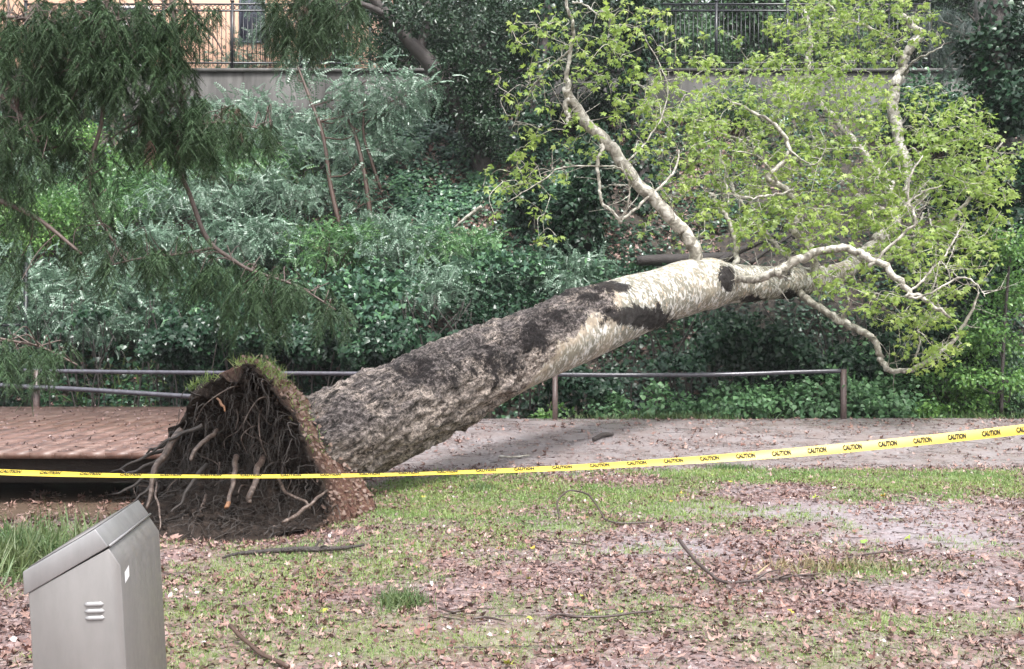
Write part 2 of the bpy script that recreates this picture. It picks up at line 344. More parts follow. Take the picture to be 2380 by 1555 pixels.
m, nt, b, out = new_mat('leafy_ground'); p = coord(nt)
v1 = voro(nt, p, 26, 'F1', 'Color'); sep = nt.nodes.new('ShaderNodeSeparateColor'); nt.links.new(v1, sep.inputs[0])
lit = ramp(nt, sep.outputs[0], [(.0, (0.078, 0.0442, 0.0403)), (.3, (0.15, 0.0884, 0.0806)), (.55, (0.221, 0.146, 0.137)), (.8, (0.13, 0.0936, 0.091)), (1., (0.312, 0.24, 0.234))])
mudc = ramp(nt, noise(nt, p, 18, 8, .75), [(.3, (0.128, 0.108, 0.113)), (.5, (0.23, 0.2, 0.213)), (.7, (0.311, 0.277, 0.297))])
col = mix(nt, mth(nt, 'MULTIPLY', mth(nt, 'ADD', attr(nt, 'mud'), mth(nt, 'MULTIPLY', mth(nt, 'SUBTRACT', noise(nt, p, 9, 5), .5), 1.6)), .8), lit, mudc)
grc = ramp(nt, noise(nt, p, 40, 4), [(.35, (0.078, 0.0975, 0.039)), (.65, (0.169, 0.202, 0.078))])
col = mix(nt, mth(nt, 'MULTIPLY', attr(nt, 'grass'), .6), col, grc)
nt.links.new(col, b.inputs['Base Color'])
nt.links.new(ramp(nt, noise(nt, p, 5, 5), [(.35, (.28,) * 3), (.65, (.6,) * 3)]), b.inputs['Roughness'])
bump(nt, b, mth(nt, 'ADD', noise(nt, p, 45, 6, .7), sep.outputs[1]), .6, .02); M['ground'] = m
m, nt, b, out = new_mat('wet_gravel_path'); p = coord(nt)
c = ramp(nt, noise(nt, p, 120, 4, .8), [(.3, (0.0936, 0.0805, 0.0838)), (.5, (0.182, 0.16, 0.162)), (.7, (0.304, 0.268, 0.27))])
c2 = ramp(nt, noise(nt, p, 2.2, 6, .7), [(.4, (0.176, 0.129, 0.114)), (.62, (0.234, 0.21, 0.212))])
c = mix(nt, .5, c, c2); sp = nt.nodes.new('ShaderNodeSeparateXYZ'); nt.links.new(p, sp.inputs[0])
edge = ramp(nt, mth(nt, 'ADD', mth(nt, 'SUBTRACT', sp.outputs[1], 14.2), mth(nt, 'MULTIPLY', noise(nt, p, 1.6, 5), 1.4)), [(.6, (1, 1, 1)), (1., (0, 0, 0))])
v = voro(nt, p, 30, 'F1', 'Color'); c = mix(nt, edge, c, mix(nt, .6, v, (0.153, 0.086, 0.0664), 'MIX'))
nt.links.new(c, b.inputs['Base Color']); nt.links.new(ramp(nt, noise(nt, p, 1.8, 5), [(.4, (.2,) * 3), (.6, (.5,) * 3)]), b.inputs['Roughness'])
bump(nt, b, noise(nt, p, 150, 5, .8), .5, .01); M['path'] = m
m, nt, b, out = new_mat('hillside_soil'); p = coord(nt)
v = voro(nt, p, 14, 'F1', 'Color'); sep = nt.nodes.new('ShaderNodeSeparateColor'); nt.links.new(v, sep.inputs[0])
c = ramp(nt, sep.outputs[0], [(0, (.02, .013, .011)), (.4, (.05, .03, .024)), (.8, (.09, .055, .043)), (1, (.15, .105, .085))])
nt.links.new(mix(nt, noise(nt, p, 1.1, 5), c, (.02, .023, .014)), b.inputs['Base Color']); b.inputs['Roughness'].default_value = .5
bump(nt, b, noise(nt, p, 12, 8, .7), 1., .08); M['hill'] = m
M['mud'] = plain('creek_mud', (.1, .075, .06), .3, scale=6, var=.4, bmp=.6, bd=.03)
def submesh(name, mask, mat):
    f = Q[mask]; u, inv = np.unique(f, return_inverse=True); inv = inv.reshape(f.shape)
    o = mesh_np(name, GV[u], inv, mat, smooth=True, attrs={'grass': gm[u], 'mud': mm[u]}); o['kind'] = 'structure'; return o
submesh('ground', reg == 0, M['ground']); submesh('path', reg == 1, M['path']); submesh('hillside', reg == 2, M['hill']); submesh('creek_bed', reg == 3, M['mud'])
m, nt, b, out = new_mat('muddy_water'); b.inputs['Base Color'].default_value = (.16, .115, .085, 1); b.inputs['Roughness'].default_value = .08
bump(nt, b, noise(nt, coord(nt), 6, 3), .15, .02); M['water'] = m
w = mesh_np('creek_water', [(-16, 11.2, -.27), (-3.4, 11.2, -.27), (-3.4, 21, -.27), (-16, 21, -.27)], [[(0, 1, 2, 3)]], M['water']); w['kind'] = 'structure'

# ---------------------------------------------------------------- retaining walls, iron fences, house
m, nt, b, out = new_mat('stained_concrete'); p = coord(nt); sc = nt.nodes.new('ShaderNodeMapping'); sc.inputs['Scale'].default_value = (1, 1, .12); nt.links.new(p, sc.inputs[0])
c = ramp(nt, noise(nt, sc.outputs[0], 2.2, 7, .7), [(.36, (.014, .0125, .012)), (.5, (.05, .047, .045)), (.66, (.105, .1, .097))])
c = mix(nt, mth(nt, 'MULTIPLY', noise(nt, p, .8, 3), .5), c, (.055, .055, .047)); nt.links.new(c, b.inputs['Base Color']); b.inputs['Roughness'].default_value = .75
bump(nt, b, noise(nt, p, 25, 5), .3, .01); M['conc'] = m
def wall(px0, px1, label):
    x0, x1 = PX(px0, 32), PX(px1, 32); t = thing('retaining_wall', label, 'wall', ((x0 + x1) / 2, 32.1, 7.5))
    k = MB(); n = max(1, round((x1 - x0) / 2.4))
    for i in range(n):                                                         # cast panels with open joints
        a = x0 + (x1 - x0) * i / n; k.box((a + .008, 31.98 + (i % 2) * .006, 7.0), (a + (x1 - x0) / n - .008, 32.3, 9.5))
        k.box((a + .008, 32.02, 6.9), (a + (x1 - x0) / n + .0079, 32.29, 9.49))
    k.build('wall_panel', M['conc'], t); c = MB().box((x0, 31.92, 9.5), (x1, 32.36, 9.6)); c.build('coping', M['conc'], t)
wall(-200, 1330, 'long stained grey concrete retaining wall below the peach house'); wall(1330.5, 2700, 'grey concrete retaining wall behind the pale green fallen crown')
def fence(px0, px1, label, frieze):
    x0, x1 = PX(px0, 32.14), PX(px1, 32.14); t = thing('iron_fence', label, 'fence', ((x0 + x1) / 2, 32.14, 9.6)); y = 32.14
    for z in (9.78, 11.28, 11.47): MB().box((x0, y - .02, z), (x1, y + .02, z + .045)).build('rail', M['iron'], t)
    k = MB()
    for x in np.arange(x0, x1, .125): k.box((x - .009, y - .009, 9.7), (x + .009, y + .009, 11.279))
    k.build('picket_panel', M['iron'], t); n = int((x1 - x0) / 2.45) + 1
    for i in range(n + 1):
        x = x0 + (x1 - x0) * i / n; MB().box((x - .035, y - .037, 9.6), (x + .035, y + .037, 11.56)).box((x - .05, y - .05, 11.56), (x + .05, y + .05, 11.6)).build('post', M['iron'], t)
    r = MB(); th = np.linspace(0, 2 * math.pi, 13)
    for x in np.arange(x0 + .06, x1, .125): r.tube(np.stack([x + .06 * np.cos(th), np.full(13, y), 11.397 + .06 * np.sin(th)], -1), .009, 4, cap=False)
    r.build('ring_frieze', M['iron'], t)
fence(60, 860, 'black iron fence on the wall in front of the peach house', 1); fence(1500, 2160, 'black iron fence with ring frieze above the pale green crown', 1)
h = thing('house', 'peach plastered house with dark windows behind the iron fence', 'house', (PX(450, 40), 40, 8.75))
def hx(px): return PX(px, 40)
def hz(py): return CAMH + (CY - py) / F * 40
MB().box((hx(-100), 40, 8.7), (hx(830), 48, 16)).build('wall', M['plaster'], h)
MB().box((hx(-130), 39.5, 16.003), (hx(860), 48.5, 16.4)).build('roof', M['roofm'], h)
def window(a, b_, c_, d, frame_):
    f = MB(); x0, x1, z0, z1 = hx(a), hx(b_), hz(d), hz(c_)
    for q in ((x0 - .08, x0, z0 - .08, z1 + .08), (x1, x1 + .08, z0 - .08, z1 + .08), (x0, x1, z0 - .08, z0), (x0, x1, z1, z1 + .08), ((x0 + x1) / 2 - .03, (x0 + x1) / 2 + .03, z0, z1)):
        f.box((q[0], 39.93, q[2]), (q[1], 39.997, q[3]))
    o = f.build('window', frame_, h); MB().box((x0, 39.96, z0), (x1, 39.99, z1)).build('pane', M['pane'], o)
window(562, 612, -60, 96, M['pane']); window(175, 345, 20, 150, M['white']); window(700, 760, -40, 110, M['white'])
dk = MB(); ox = hx(412)
t = thing('garden_table', 'dark low patio table by the peach house wall', 'table', (PX(570, 35), 35, 8.75))
MB().box((PX(530, 35), 34.6, 9.72), (PX(612, 35), 35.4, 9.76)).build('tabletop', M['iron'], t)
for sx in (535, 607):
    for yy in (34.65, 35.32): MB().box((PX(sx, 35), yy, 8.75), (PX(sx, 35) + .05, yy + .05, 9.719)).build('leg', M['iron'], t)
t = thing('garden_chair', 'dark rounded back patio chair beside the low table', 'chair', (PX(515, 34.5), 34.5, 8.75)); cx = PX(515, 34.5)
MB().box((cx - .27, 34.25, 9.25), (cx + .27, 34.78, 9.3)).build('seat', M['iron'], t)
th = np.linspace(0, math.pi, 9); MB().tube(np.stack([cx + .26 * np.cos(th), np.full(9, 34.8), 9.85 + .45 * np.sin(th)], -1), .03, 6).build('backrest', M['iron'], t)
for sx in (-.25, .25):
    for yy in (34.3, 34.8): MB().tube([(cx + sx, yy, 8.75), (cx + sx, yy, 9.85 if yy > 34.5 else 9.25)], .022, 6).build('leg', M['iron'], t)
t = thing('patio_screen', 'orange wooden screen post with pale slats behind left fence', 'screen', (PX(352, 34), 34, 8.75))
MB().box((PX(350, 34), 34, 8.75), (PX(361, 34), 34.12, 10.2)).build('post', M['orange'], t)
k = MB()
for i in range(5): k.box((PX(361, 34) + .003, 34.02, 9.5 + i * .14), (PX(385, 34), 34.07, 9.58 + i * .14))
k.build('slat_panel', M['white'], t)
t = thing('patio_bench', 'white slatted patio bench behind the left end of the fence', 'bench', (PX(240, 34), 34.3, 8.75))
MB().box((PX(175, 34), 34.1, 9.7), (PX(335, 34), 34.6, 9.78)).build('seat', M['white'], t)
k = MB()
for i in range(14): k.box((PX(175 + i * 12, 34), 34.55, 9.783), (PX(181 + i * 12, 34), 34.6, 10.05))
k.build('backrest', M['white'], t)
for px in (178, 255, 328): MB().box((PX(px, 34), 34.15, 8.75), (PX(px, 34) + .06, 34.5, 9.699)).build('leg', M['white'], t)

# ---------------------------------------------------------------- bridge and railing
m, nt, b, out = new_mat('wet_red_planks'); p = coord(nt); g = nt.nodes.new('ShaderNodeNewGeometry'); mp = nt.nodes.new('ShaderNodeMapping'); mp.inputs['Scale'].default_value = (1, .12, 1); nt.links.new(p, mp.inputs[0])
c = ramp(nt, noise(nt, p, 3.5, 8, .75), [(.36, (.05, .027, .02)), (.5, (.11, .055, .039)), (.62, (.175, .11, .088))])
c = mix(nt, mth(nt, 'MULTIPLY', g.outputs['Random Per Island'], .08), c, (.1, .06, .048)); sp = ramp(nt, noise(nt, p, 55, 2, .5), [(.63, (0, 0, 0)), (.7, (1, 1, 1))])
c = mix(nt, mth(nt, 'MULTIPLY', sp, .35), c, (.3, .26, .24)); nt.links.new(c, b.inputs['Base Color']); b.inputs['Roughness'].default_value = .42
bump(nt, b, noise(nt, p, 20, 5), .25, .004); M['plank'] = m
br = thing('plank_bridge', 'red brown timber plank bridge over the dry creek', 'bridge', (-8, 16.6, 0))
def deck_z(y): return .36 + (y - 13.3) * .20 / 6.7
k = MB(); x = -14.5; i = 0
while x < -3.2:
    w_ = .3; dz = 0.; y0 = 13.3 + random.uniform(-.006, .004)
    V = [(x, y0, deck_z(13.3) - .07 + dz), (x + w_, y0, deck_z(13.3) - .07 + dz), (x + w_, 20, deck_z(20) - .07 + dz), (x, 20, deck_z(20) - .07 + dz)]
    V += [(a, b_, c_ + .07) for a, b_, c_ in V]
    k.add(np.array(V), np.array([(0, 3, 2, 1), (4, 5, 6, 7), (0, 1, 5, 4), (1, 2, 6, 5), (2, 3, 7, 6), (3, 0, 4, 7)])); x += .302
k.build('deck', M['plank'], br)
for yy in (13.75, 15.6, 17.6, 19.5): MB().box((-14.5, yy, deck_z(yy) - .42), (-3.3, yy + .22, deck_z(yy) - .075)).build('beam', M['darkbark'], br)
MB().box((-3.7, 13.4, -1.3), (-3.2, 19.9, .24)).build('abutment', M['conc'], br)
rl = thing('pipe_railing', 'long black pipe railing behind the bridge and path', 'railing', (0, 20.05, .3))
tp = [(-700, 857), (-300, 858), (0, 861), (300, 865), (700, 868), (1000, 869), (1285, 871), (1500, 872), (1700, 870), (1850, 865), (1962, 862)]
pts, rr = limb([(a, b_, 20.05) for a, b_ in tp], [5.2, 5.2]); MB().tube(pts, rr, 10).build('top_rail', M['pipe'], rl, True)
pts, rr = limb([(-400, 868, 19.95), (-200, 879, 19.95), (0, 896, 19.95), (200, 906, 19.95), (435, 921, 19.95), (640, 930, 19.95)], [6, 6]); MB().tube(pts, rr, 10).build('lower_rail', M['pipe'], rl, True)
for px, y0 in ((-470, 861), (85, 862), (630, 868), (960, 869), (1290, 871), (1960, 860)):
    a = P(px, y0 - 2, 20.05); w_ = .045; MB().box((a[0] - w_, 20.0, -.1), (a[0] + w_, 20.1, a[2])).build('post', M['postrust'], rl)

# ---------------------------------------------------------------- stainless bin
def metal(name, colr, rough):
    m, nt, b, out = new_mat(name); p = coord(nt); mp = nt.nodes.new('ShaderNodeMapping'); mp.inputs['Scale'].default_value = (1, 1, .25); nt.links.new(p, mp.inputs[0])
    n = noise(nt, mp.outputs[0], 7, 8, .7); nt.links.new(ramp(nt, n, [(.3, tuple(c * .82 for c in colr)), (.7, tuple(c * 1.12 for c in colr))]), b.inputs['Base Color'])
    b.inputs['Metallic'].default_value = .4; nt.links.new(ramp(nt, noise(nt, p, 22, 5), [(.3, (rough - .07,) * 3), (.7, (rough + .1,) * 3)]), b.inputs['Roughness'])
    bump(nt, b, noise(nt, p, 300, 2), .05, .002); return m
M['steel'] = metal('brushed_steel', (.185, .176, .172), .4); M['steel2'] = metal('brushed_steel_lid', (.215, .21, .212), .36)
E = np.array((-1.47, 4.2, 0)); ed = np.array((-.107, .8, 0)); sd = np.array((-.991, -.133, 0))
def bp(s, z, e): return E + sd * s + ed * e + np.array((.058 * (.784 - z), 0, z))
def prism(prof, e0, e1):
    n = len(prof); V = [bp(s, z, e0) for s, z in prof] + [bp(s, z, e1) for s, z in prof]; mb = MB(); i = np.arange(n); mb.add(np.array(V), np.stack([i, i + n, (i + 1) % n + n, (i + 1) % n], -1))
    mb.F.setdefault(n, []).append(np.array([list(range(n))])); mb.F[n].append(np.array([list(range(2 * n - 1, n - 1, -1))])); return mb
def bev(o, w, seg=2):
    md = o.modifiers.new('bevel', 'BEVEL'); md.width = w; md.segments = seg; md.limit_method = 'ANGLE'; return o
t = thing('steel_bin', 'brushed steel bin with slanted lid in the near left corner', 'bin', bp(.2, 0, .5))
bev(prism([(0, .784), (0, -.05), (.335, -.05), (.335, .692), (.039, .850)], 0, 1.0).build('body', M['steel'], t), .004)
ld = bev(prism([(.039, .857), (.350, .682), (.350, .771), (.082, .925)], -.006, 1.006).build('lid', M['steel2'], t), .004)
MB().tube([bp(.034, .861, -.004), bp(.034, .861, 1.0)], .0048, 8).build('hinge_rod', M['steel2'], ld, True)
pr = prism([(.094, .9205), (.336, .7808), (.3365, .783), (.0945, .9225)], .03, .97); pr.build('top_panel', M['steel'], ld)
def sideface(px, py):                     # a point of the near side panel under this pixel
    a = (px - CX) / F; s = (-1.47 - 4.2 * a) / (.991 - .133 * a); D = 4.2 - .133 * s; return s, CAMH + (CY - py) / F * D
for j, (a0, a1, yy) in enumerate(((195, 242, 1405), (196, 244, 1421), (197, 245, 1437))):
    s0, z0 = sideface(a0, yy); s1, z1 = sideface(a1, yy); k = MB(); rows = []
    for q, u in enumerate(np.linspace(0, 1, 15)):
        wd = .0095 * math.sin(math.pi * min(1, max(0.0, min(u, 1 - u) * 5 + .08)) / 2)
        rows.append([bp(s0 + (s1 - s0) * u, z0 + dz * wd, -dep * wd - .0005) + np.array((-.058 * (.784 - z0), 0, 0)) for dz, dep in ((-1, .0), (-.7, .95), (0, .8), (.7, .45), (1, 0))])
    V = np.array(rows).reshape(-1, 3); ii = np.arange(14)[:, None] * 5 + np.arange(4)[None]
    k.add(V, np.stack([ii, ii + 5, ii + 6, ii + 1], -1).reshape(-1, 4)).build('vent_louver', M['steel2'], t, True)
e0, e1 = .07, .2; MB().add(np.array([bp(-.0015, z, e) for z, e in ((.706, e0), (.748, e0), (.761, e1 - .03), (.719, e1 - .03))]) , np.array([(0, 3, 2, 1)])).build('sticker', M['white'], t)

# ---------------------------------------------------------------- fallen sycamore
tr = thing('fallen_sycamore', 'huge uprooted mottled sycamore fallen across the path with fresh leaves', 'tree', (-2, 11.5, 0))
prof = [(668, 1072, 11.35, 100), (722, 1047, 11.6, 108), (770, 1023, 11.9, 113), (887, 972, 12.7, 108), (1050, 895, 13.9, 101), (1150, 846, 14.8, 91), (1243, 803, 15.6, 84), (1425, 728, 17.3, 74), (1520, 694, 18.2, 66), (1590, 671, 18.8, 60), (1648, 660, 19.2, 54), (1700, 660, 19.6, 47), (1800, 657, 20.5, 40), (1890, 651, 21.4, 30), (1960, 630, 22.3, 22), (2010, 590, 23.0, 17)]
pts, rr = limb([q[:3] for q in prof], [1, 1], 34); rr = np.interp(np.linspace(0, 1, len(pts)), np.linspace(0, 1, len(prof)), [q[3] for q in prof]) * pts[:, 1] / F
nT = 200; t_, a_, b_ = frames(pts); th = np.linspace(0, 2 * math.pi, nT, endpoint=False); sl = np.concatenate([[0], np.cumsum(np.linalg.norm(np.diff(pts, axis=0), axis=1))])
a_ = norm(np.cross(t_, UP)); b_ = np.cross(a_, t_)                                              # b_ points up
Sg, Th = np.meshgrid(sl, th, indexing='ij'); rad = np.broadcast_to(rr[:, None], Sg.shape)
tc = np.stack([Sg, np.cos(Th) * rad, np.sin(Th) * rad], -1).reshape(-1, 3); Lr = Sg.ravel(); upn = np.sin(Th).ravel(); sidec = -np.cos(Th).ravel()
# side facing the camera has a_ < 0 or > 0: measured below
lump = fbm(tc * np.array((.5, 1.1, 1.1)), 3, 3) - .5
big = fbm(tc * .8, 4, 11)
rough = 1 - sst(4.3, 6.0, Lr - 1.9 * (upn + .1) + (big - .5) * 5.0)                                       # flaky old bark reaches farther along the top
plates = fbm(tc * np.array((5.0, 9, 9)), 5, 4); ridged = 1 - np.abs(fbm(tc * np.array((3.2, 7, 7)), 4, 8) * 2 - 1) * 3
flake = np.round(fbm(tc * np.array((2.6, 7, 7)), 4, 33) * 9) / 9
disp = lump * .10 + rough * ((flake - .5) * .16 + (plates - .5) * .085 + np.clip(ridged, -1, 1) * .018 + np.maximum(0, upn) * .012 + (fbm(tc * 26, 3, 9) - .5) * .035)
for s0, w_, d_ in ((10.05, .22, .045), (9.5, .5, .05)): disp += d_ * np.exp(-((Lr - s0) / w_) ** 2)              # collar round the limbs
fl = np.exp(-Lr / .55); disp += fl * (.02 + .04 * np.sin(3 * Th.ravel() + .6))
dark = np.zeros(len(tc))
Vt = (pts[:, None] + (rad + disp.reshape(rad.shape))[..., None] * (np.cos(Th)[..., None] * a_[:, None] + np.sin(Th)[..., None] * b_[:, None])).reshape(-1, 3)
vpx, vpy = to_px(Vt[:, 0], Vt[:, 1], Vt[:, 2])
facing = (np.einsum('ij,ij->i', Vt - np.repeat(pts, nT, 0), np.array((0, 0, CAMH)) - Vt) > 0)
for qx, qy, ax, ay, sg in ((1475, 735, 62, 24, 1), (1520, 745, 35, 22, 1), (1240, 780, 40, 34, .6), (1130, 850, 90, 38, .4), (1290, 740, 60, 22, .4), (1692, 650, 16, 28, 1), (1420, 668, 55, 12, .8), (1360, 690, 60, 16, .6), (1745, 695, 26, 8, .9), (1830, 640, 12, 22, .5), (1850, 690, 40, 14, .8), (1000, 860, 110, 30, .45), (1640, 745, 40, 8, .6)):
    dark = np.maximum(dark, sg * np.exp(-(((vpx - qx) / ax) ** 2 + ((vpy - qy) / ay) ** 2)) * facing)
dark = np.clip(dark * 1.5 + (fbm(tc * 5, 4, 17) - .5) * 1.6 * (dark > .06), 0, 1)
Vt += ((fbm(tc * 9, 4, 19) - .35) * .09 * dark)[:, None] * norm(Vt - np.repeat(pts, nT, 0))
i_ = np.arange(len(pts) - 1)[:, None] * nT; j_ = np.arange(nT)[None]; k_ = (j_ + 1) % nT; Qt = np.stack([i_ + j_, i_ + k_, i_ + nT + k_, i_ + nT + j_], -1).reshape(-1, 4)
m, nt, b, out = new_mat('sycamore_trunk'); tcv = attr(nt, 'tc', True)
def stretch(sx, sy, sz):
    mp = nt.nodes.new('ShaderNodeMapping'); mp.inputs['Scale'].default_value = (sx, sy, sz); nt.links.new(tcv, mp.inputs[0]); return mp.outputs[0]
dv = stretch(1, 1, 1); n0 = noise(nt, stretch(7, 5, 5), 1.35, 3, .5, 1.2); n1 = noise(nt, stretch(9, 7, 7), 1.6, 2.5, .5, 1.0); n2 = noise(nt, stretch(8, 5, 5), 2.9, 3, .5, 1.)
smooth_c = ramp(nt, n0, [(0, (.13, .123, .1)), (.43, (.19, .182, .15)), (.49, (.31, .295, .26)), (.53, (.41, .4, .375)), (.6, (.5, .495, .47))], 'CONSTANT')
smooth_c = mix(nt, ramp(nt, n1, [(.54, (0, 0, 0)), (.555, (.95, .95, .95))]), smooth_c, (.155, .147, .118))
smooth_c = mix(nt, ramp(nt, n2, [(.6, (0, 0, 0)), (.615, (.9, .9, .9))]), smooth_c, (.35, .285, .215))
smooth_c = mix(nt, ramp(nt, noise(nt, dv, 1.3, 3), [(.5, (0, 0, 0)), (.66, (.3, .3, .3))]), smooth_c, (.34, .28, .2))
vd = voro(nt, stretch(9, 17, 17), 1., 'F1', 'Color'); sv = nt.nodes.new('ShaderNodeSeparateColor'); nt.links.new(vd, sv.inputs[0])
ve = voro(nt, stretch(8, 16, 16), 1., 'DISTANCE_TO_EDGE')
fn = noise(nt, stretch(.75, 1.2, 1.2), 24, 8, .85)
rough_c = ramp(nt, fn, [(.38, (.008, .007, .007)), (.46, (.06, .048, .043)), (.51, (.3, .245, .21)), (.6, (.58, .49, .43))])
rough_c = mix(nt, .3, rough_c, ramp(nt, sv.outputs[0], [(.0, (.05, .042, .038)), (.5, (.26, .22, .185)), (1, (.5, .44, .4))]))
rough_c = mix(nt, ramp(nt, ve, [(.0, (.55, .55, .55)), (.10, (0, 0, 0))]), rough_c, (.02, .017, .015))
rough_c = mix(nt, ramp(nt, noise(nt, stretch(.8, 1.6, 1.6), 2.0, 6, .75), [(.53, (0, 0, 0)), (.64, (.55, .55, .55))]), rough_c, mix(nt, fn, (.02, .017, .017), (.16, .135, .125)))
crk = ramp(nt, noise(nt, stretch(.42, 1.3, 1.3), 13, 6, .72), [(.40, (1, 1, 1)), (.475, (0, 0, 0))])
wet = ramp(nt, noise(nt, stretch(.5, 1, 1), 3.2, 6, .7), [(.36, (0, 0, 0)), (.5, (.92, .92, .92))])
rough_c = mix(nt, mth(nt, 'MULTIPLY', wet, attr(nt, 'top')), rough_c, ramp(nt, fn, [(.42, (.008, .007, .007)), (.5, (.045, .038, .037)), (.6, (.19, .165, .16))]))
rough_c = mix(nt, mth(nt, 'MULTIPLY', crk, mth(nt, 'ADD', mth(nt, 'MULTIPLY', attr(nt, 'top'), .5), .45)), rough_c, (.010, .009, .008))
band = ramp(nt, attr(nt, 'rough'), [(.0, (0, 0, 0)), (.25, (.6, .6, .6)), (.7, (.35, .35, .35)), (1., (0, 0, 0))])
smooth_c = mix(nt, band, smooth_c, mix(nt, n1, (.24, .19, .14), (.42, .34, .26)))
bn = mth(nt, 'ADD', mth(nt, 'MULTIPLY', noise(nt, dv, 8, 7, .75), 2.2), attr(nt, 'rough'))
rk = ramp(nt, mth(nt, 'SUBTRACT', bn, 1.1), [(.47, (0, 0, 0)), (.55, (1, 1, 1))])
c = mix(nt, rk, smooth_c, rough_c)
dk_ = ramp(nt, mth(nt, 'ADD', attr(nt, 'dark'), mth(nt, 'MULTIPLY', mth(nt, 'SUBTRACT', noise(nt, dv, 9, 8, .85), .5), 3.6)), [(.43, (0, 0, 0)), (.56, (.96, .96, .96))])
c = mix(nt, dk_, c, ramp(nt, fn, [(.35, (.006, .005, .005)), (.55, (.016, .013, .013)), (.7, (.06, .05, .047))]))
nt.links.new(c, b.inputs['Base Color']); b.inputs['Roughness'].default_value = .65; b.inputs['Specular IOR Level'].default_value = .12
hh = mth(nt, 'ADD', mth(nt, 'MULTIPLY', mth(nt, 'ADD', fn, mth(nt, 'MULTIPLY', sv.outputs[1], .5)), mth(nt, 'ADD', attr(nt, 'rough'), attr(nt, 'dark'))), mth(nt, 'MULTIPLY', n0, .12))
bump(nt, b, hh, .9, .045); M['trunk'] = m
to = mesh_np('trunk', Vt, Qt, M['trunk'], tr, True, {'tc': tc, 'rough': rough, 'dark': dark, 'top': sst(-.15, .55, upn)})
m, nt, b, out = new_mat('sycamore_limb'); p = coord(nt); n0 = noise(nt, p, 9, 4, .6, .7)
c = ramp(nt, n0, [(.34, (.1, .09, .07)), (.45, (.19, .175, .14)), (.52, (.3, .28, .235)), (.62, (.43, .41, .36))]); nt.links.new(c, b.inputs['Base Color']); b.inputs['Roughness'].default_value = .45
bump(nt, b, noise(nt, p, 25, 6, .7), .5, .015); M['limb'] = m
NODES = []                                                                 # points the twigs may grow from
def add_limb(rows, rads, parent=tr, name='limb', sides=12, knob=None):
    pts, r = limb(rows, rads, 8)
    if name == 'branch': r = r * .66
    wob = np.cumsum(rnd(len(pts), .016), 0); wob -= np.linspace(0, 1, len(pts))[:, None] * wob[-1]; pts = pts + wob * np.clip(r / .03, .5, 1)[:, None]
    NODES.append(pts[3:]); mb = MB(); r = r * (1 + .05 * np.sin(np.arange(len(r)) * 1.3) * rng.random(len(r)))
    r[0] *= 1.5; r[1] *= 1.22
    mb.tube(pts, r, sides, jit=.03); return mb.build(name, M['limb'], parent, True)
L1 = add_limb([(1625, 640, 19.0), (1612, 590, 18.95), (1585, 535, 18.9), (1520, 468, 18.8), (1452, 388, 18.7), (1400, 320, 18.6), (1352, 255, 18.5), (1316, 205, 18.4)], [17, 15.5, 15, 14.5, 14, 13.5, 12, 10])
add_limb([(1313, 208, 18.4), (1318, 150, 18.4), (1330, 80, 18.3), (1336, 40, 18.3), (1322, 0, 18.2), (1318, -70, 18.1)], [8, 6.5, 6.5, 6, 5.5, 4], L1, 'branch')
add_limb([(1330, 235, 18.45), (1322, 262, 18.4), (1316, 290, 18.35)], [7, 6, 3], L1, 'stub')
add_limb([(1330, 6, 18.3), (1360, 12, 18.2), (1393, 38, 18.1)], [3.5, 3, 2], L1, 'branch', 6)
add_limb([(1396, 335, 18.6), (1393, 400, 18.5), (1396, 455, 18.4), (1415, 490, 18.4), (1440, 516, 18.4)], [6.5, 6, 5.5, 6, 5.5], L1, 'branch')
add_limb([(1440, 517, 18.4), (1475, 480, 18.5), (1530, 430, 18.9), (1568, 385, 19.2), (1578, 350, 19.4)], [5.5, 5, 4.5, 4, 3], L1, 'branch')
add_limb([(1442, 512, 18.4), (1460, 480, 18.2), (1464, 430, 18.1), (1455, 408, 18.0)], [4, 3.5, 3, 2], L1, 'branch', 6)
add_limb([(1470, 415, 18.7), (1430, 388, 18.5), (1380, 388, 18.3), (1310, 392, 18.2), (1270, 415, 18.1), (1180, 470, 18.0)], [4, 3.2, 3, 2.6, 2.3, 1.5], L1, 'branch', 6)
L2 = add_limb([(1706, 640, 19.7), (1705, 608, 19.7), (1700, 560, 19.8), (1682, 500, 19.9), (1660, 465, 20), (1650, 450, 20)], [7, 6.5, 5.5, 5, 4.5, 4])
add_limb([(1660, 462, 20), (1690, 478, 19.9), (1685, 430, 20), (1672, 420, 20.1)], [4, 3.5, 3, 2], L2, 'branch', 6)
L3 = add_limb([(1900, 640, 21), (1896, 590, 20.8), (1870, 560, 20.6), (1855, 540, 20.5), (1874, 494, 20.4), (1850, 443, 20.3), (1803, 418, 20.2), (1840, 371, 20.2), (1837, 329, 20.2), (1796, 280, 20.3), (1708, 240, 20.4)], [10, 9, 8.5, 8, 7, 7, 7, 5.5, 5, 4.5, 2.5])
add_limb([(1803, 418, 20.2), (1790, 390, 20.0), (1765, 362, 19.9), (1698, 350, 19.8)], [5, 4, 3, 2], L3, 'branch', 6)
add_limb([(1847, 440, 20.3), (1800, 448, 20.1), (1755, 457, 20), (1700, 448, 20), (1650, 456, 19.9)], [5, 4.5, 4, 3, 2], L3, 'branch', 6)
add_limb([(1835, 350, 20.2), (1880, 380, 20), (1905, 372, 20), (1920, 340, 20)], [4, 3, 2.5, 1.5], L3, 'branch', 6)
L4 = add_limb([(1684, 655, 19.35), (1700, 650, 19.1), (1745, 654, 18.9), (1800, 640, 18.7), (1850, 618, 18.6), (1900, 600, 18.5), (1960, 597, 18.3), (2010, 617, 18.1), (2060, 650, 17.9), (2100, 688, 17.8), (2140, 702, 17.7), (2208, 738, 17.6)], [15, 9, 9.5, 10.5, 11, 9.5, 9, 8.5, 7.5, 6.5, 5, 3])
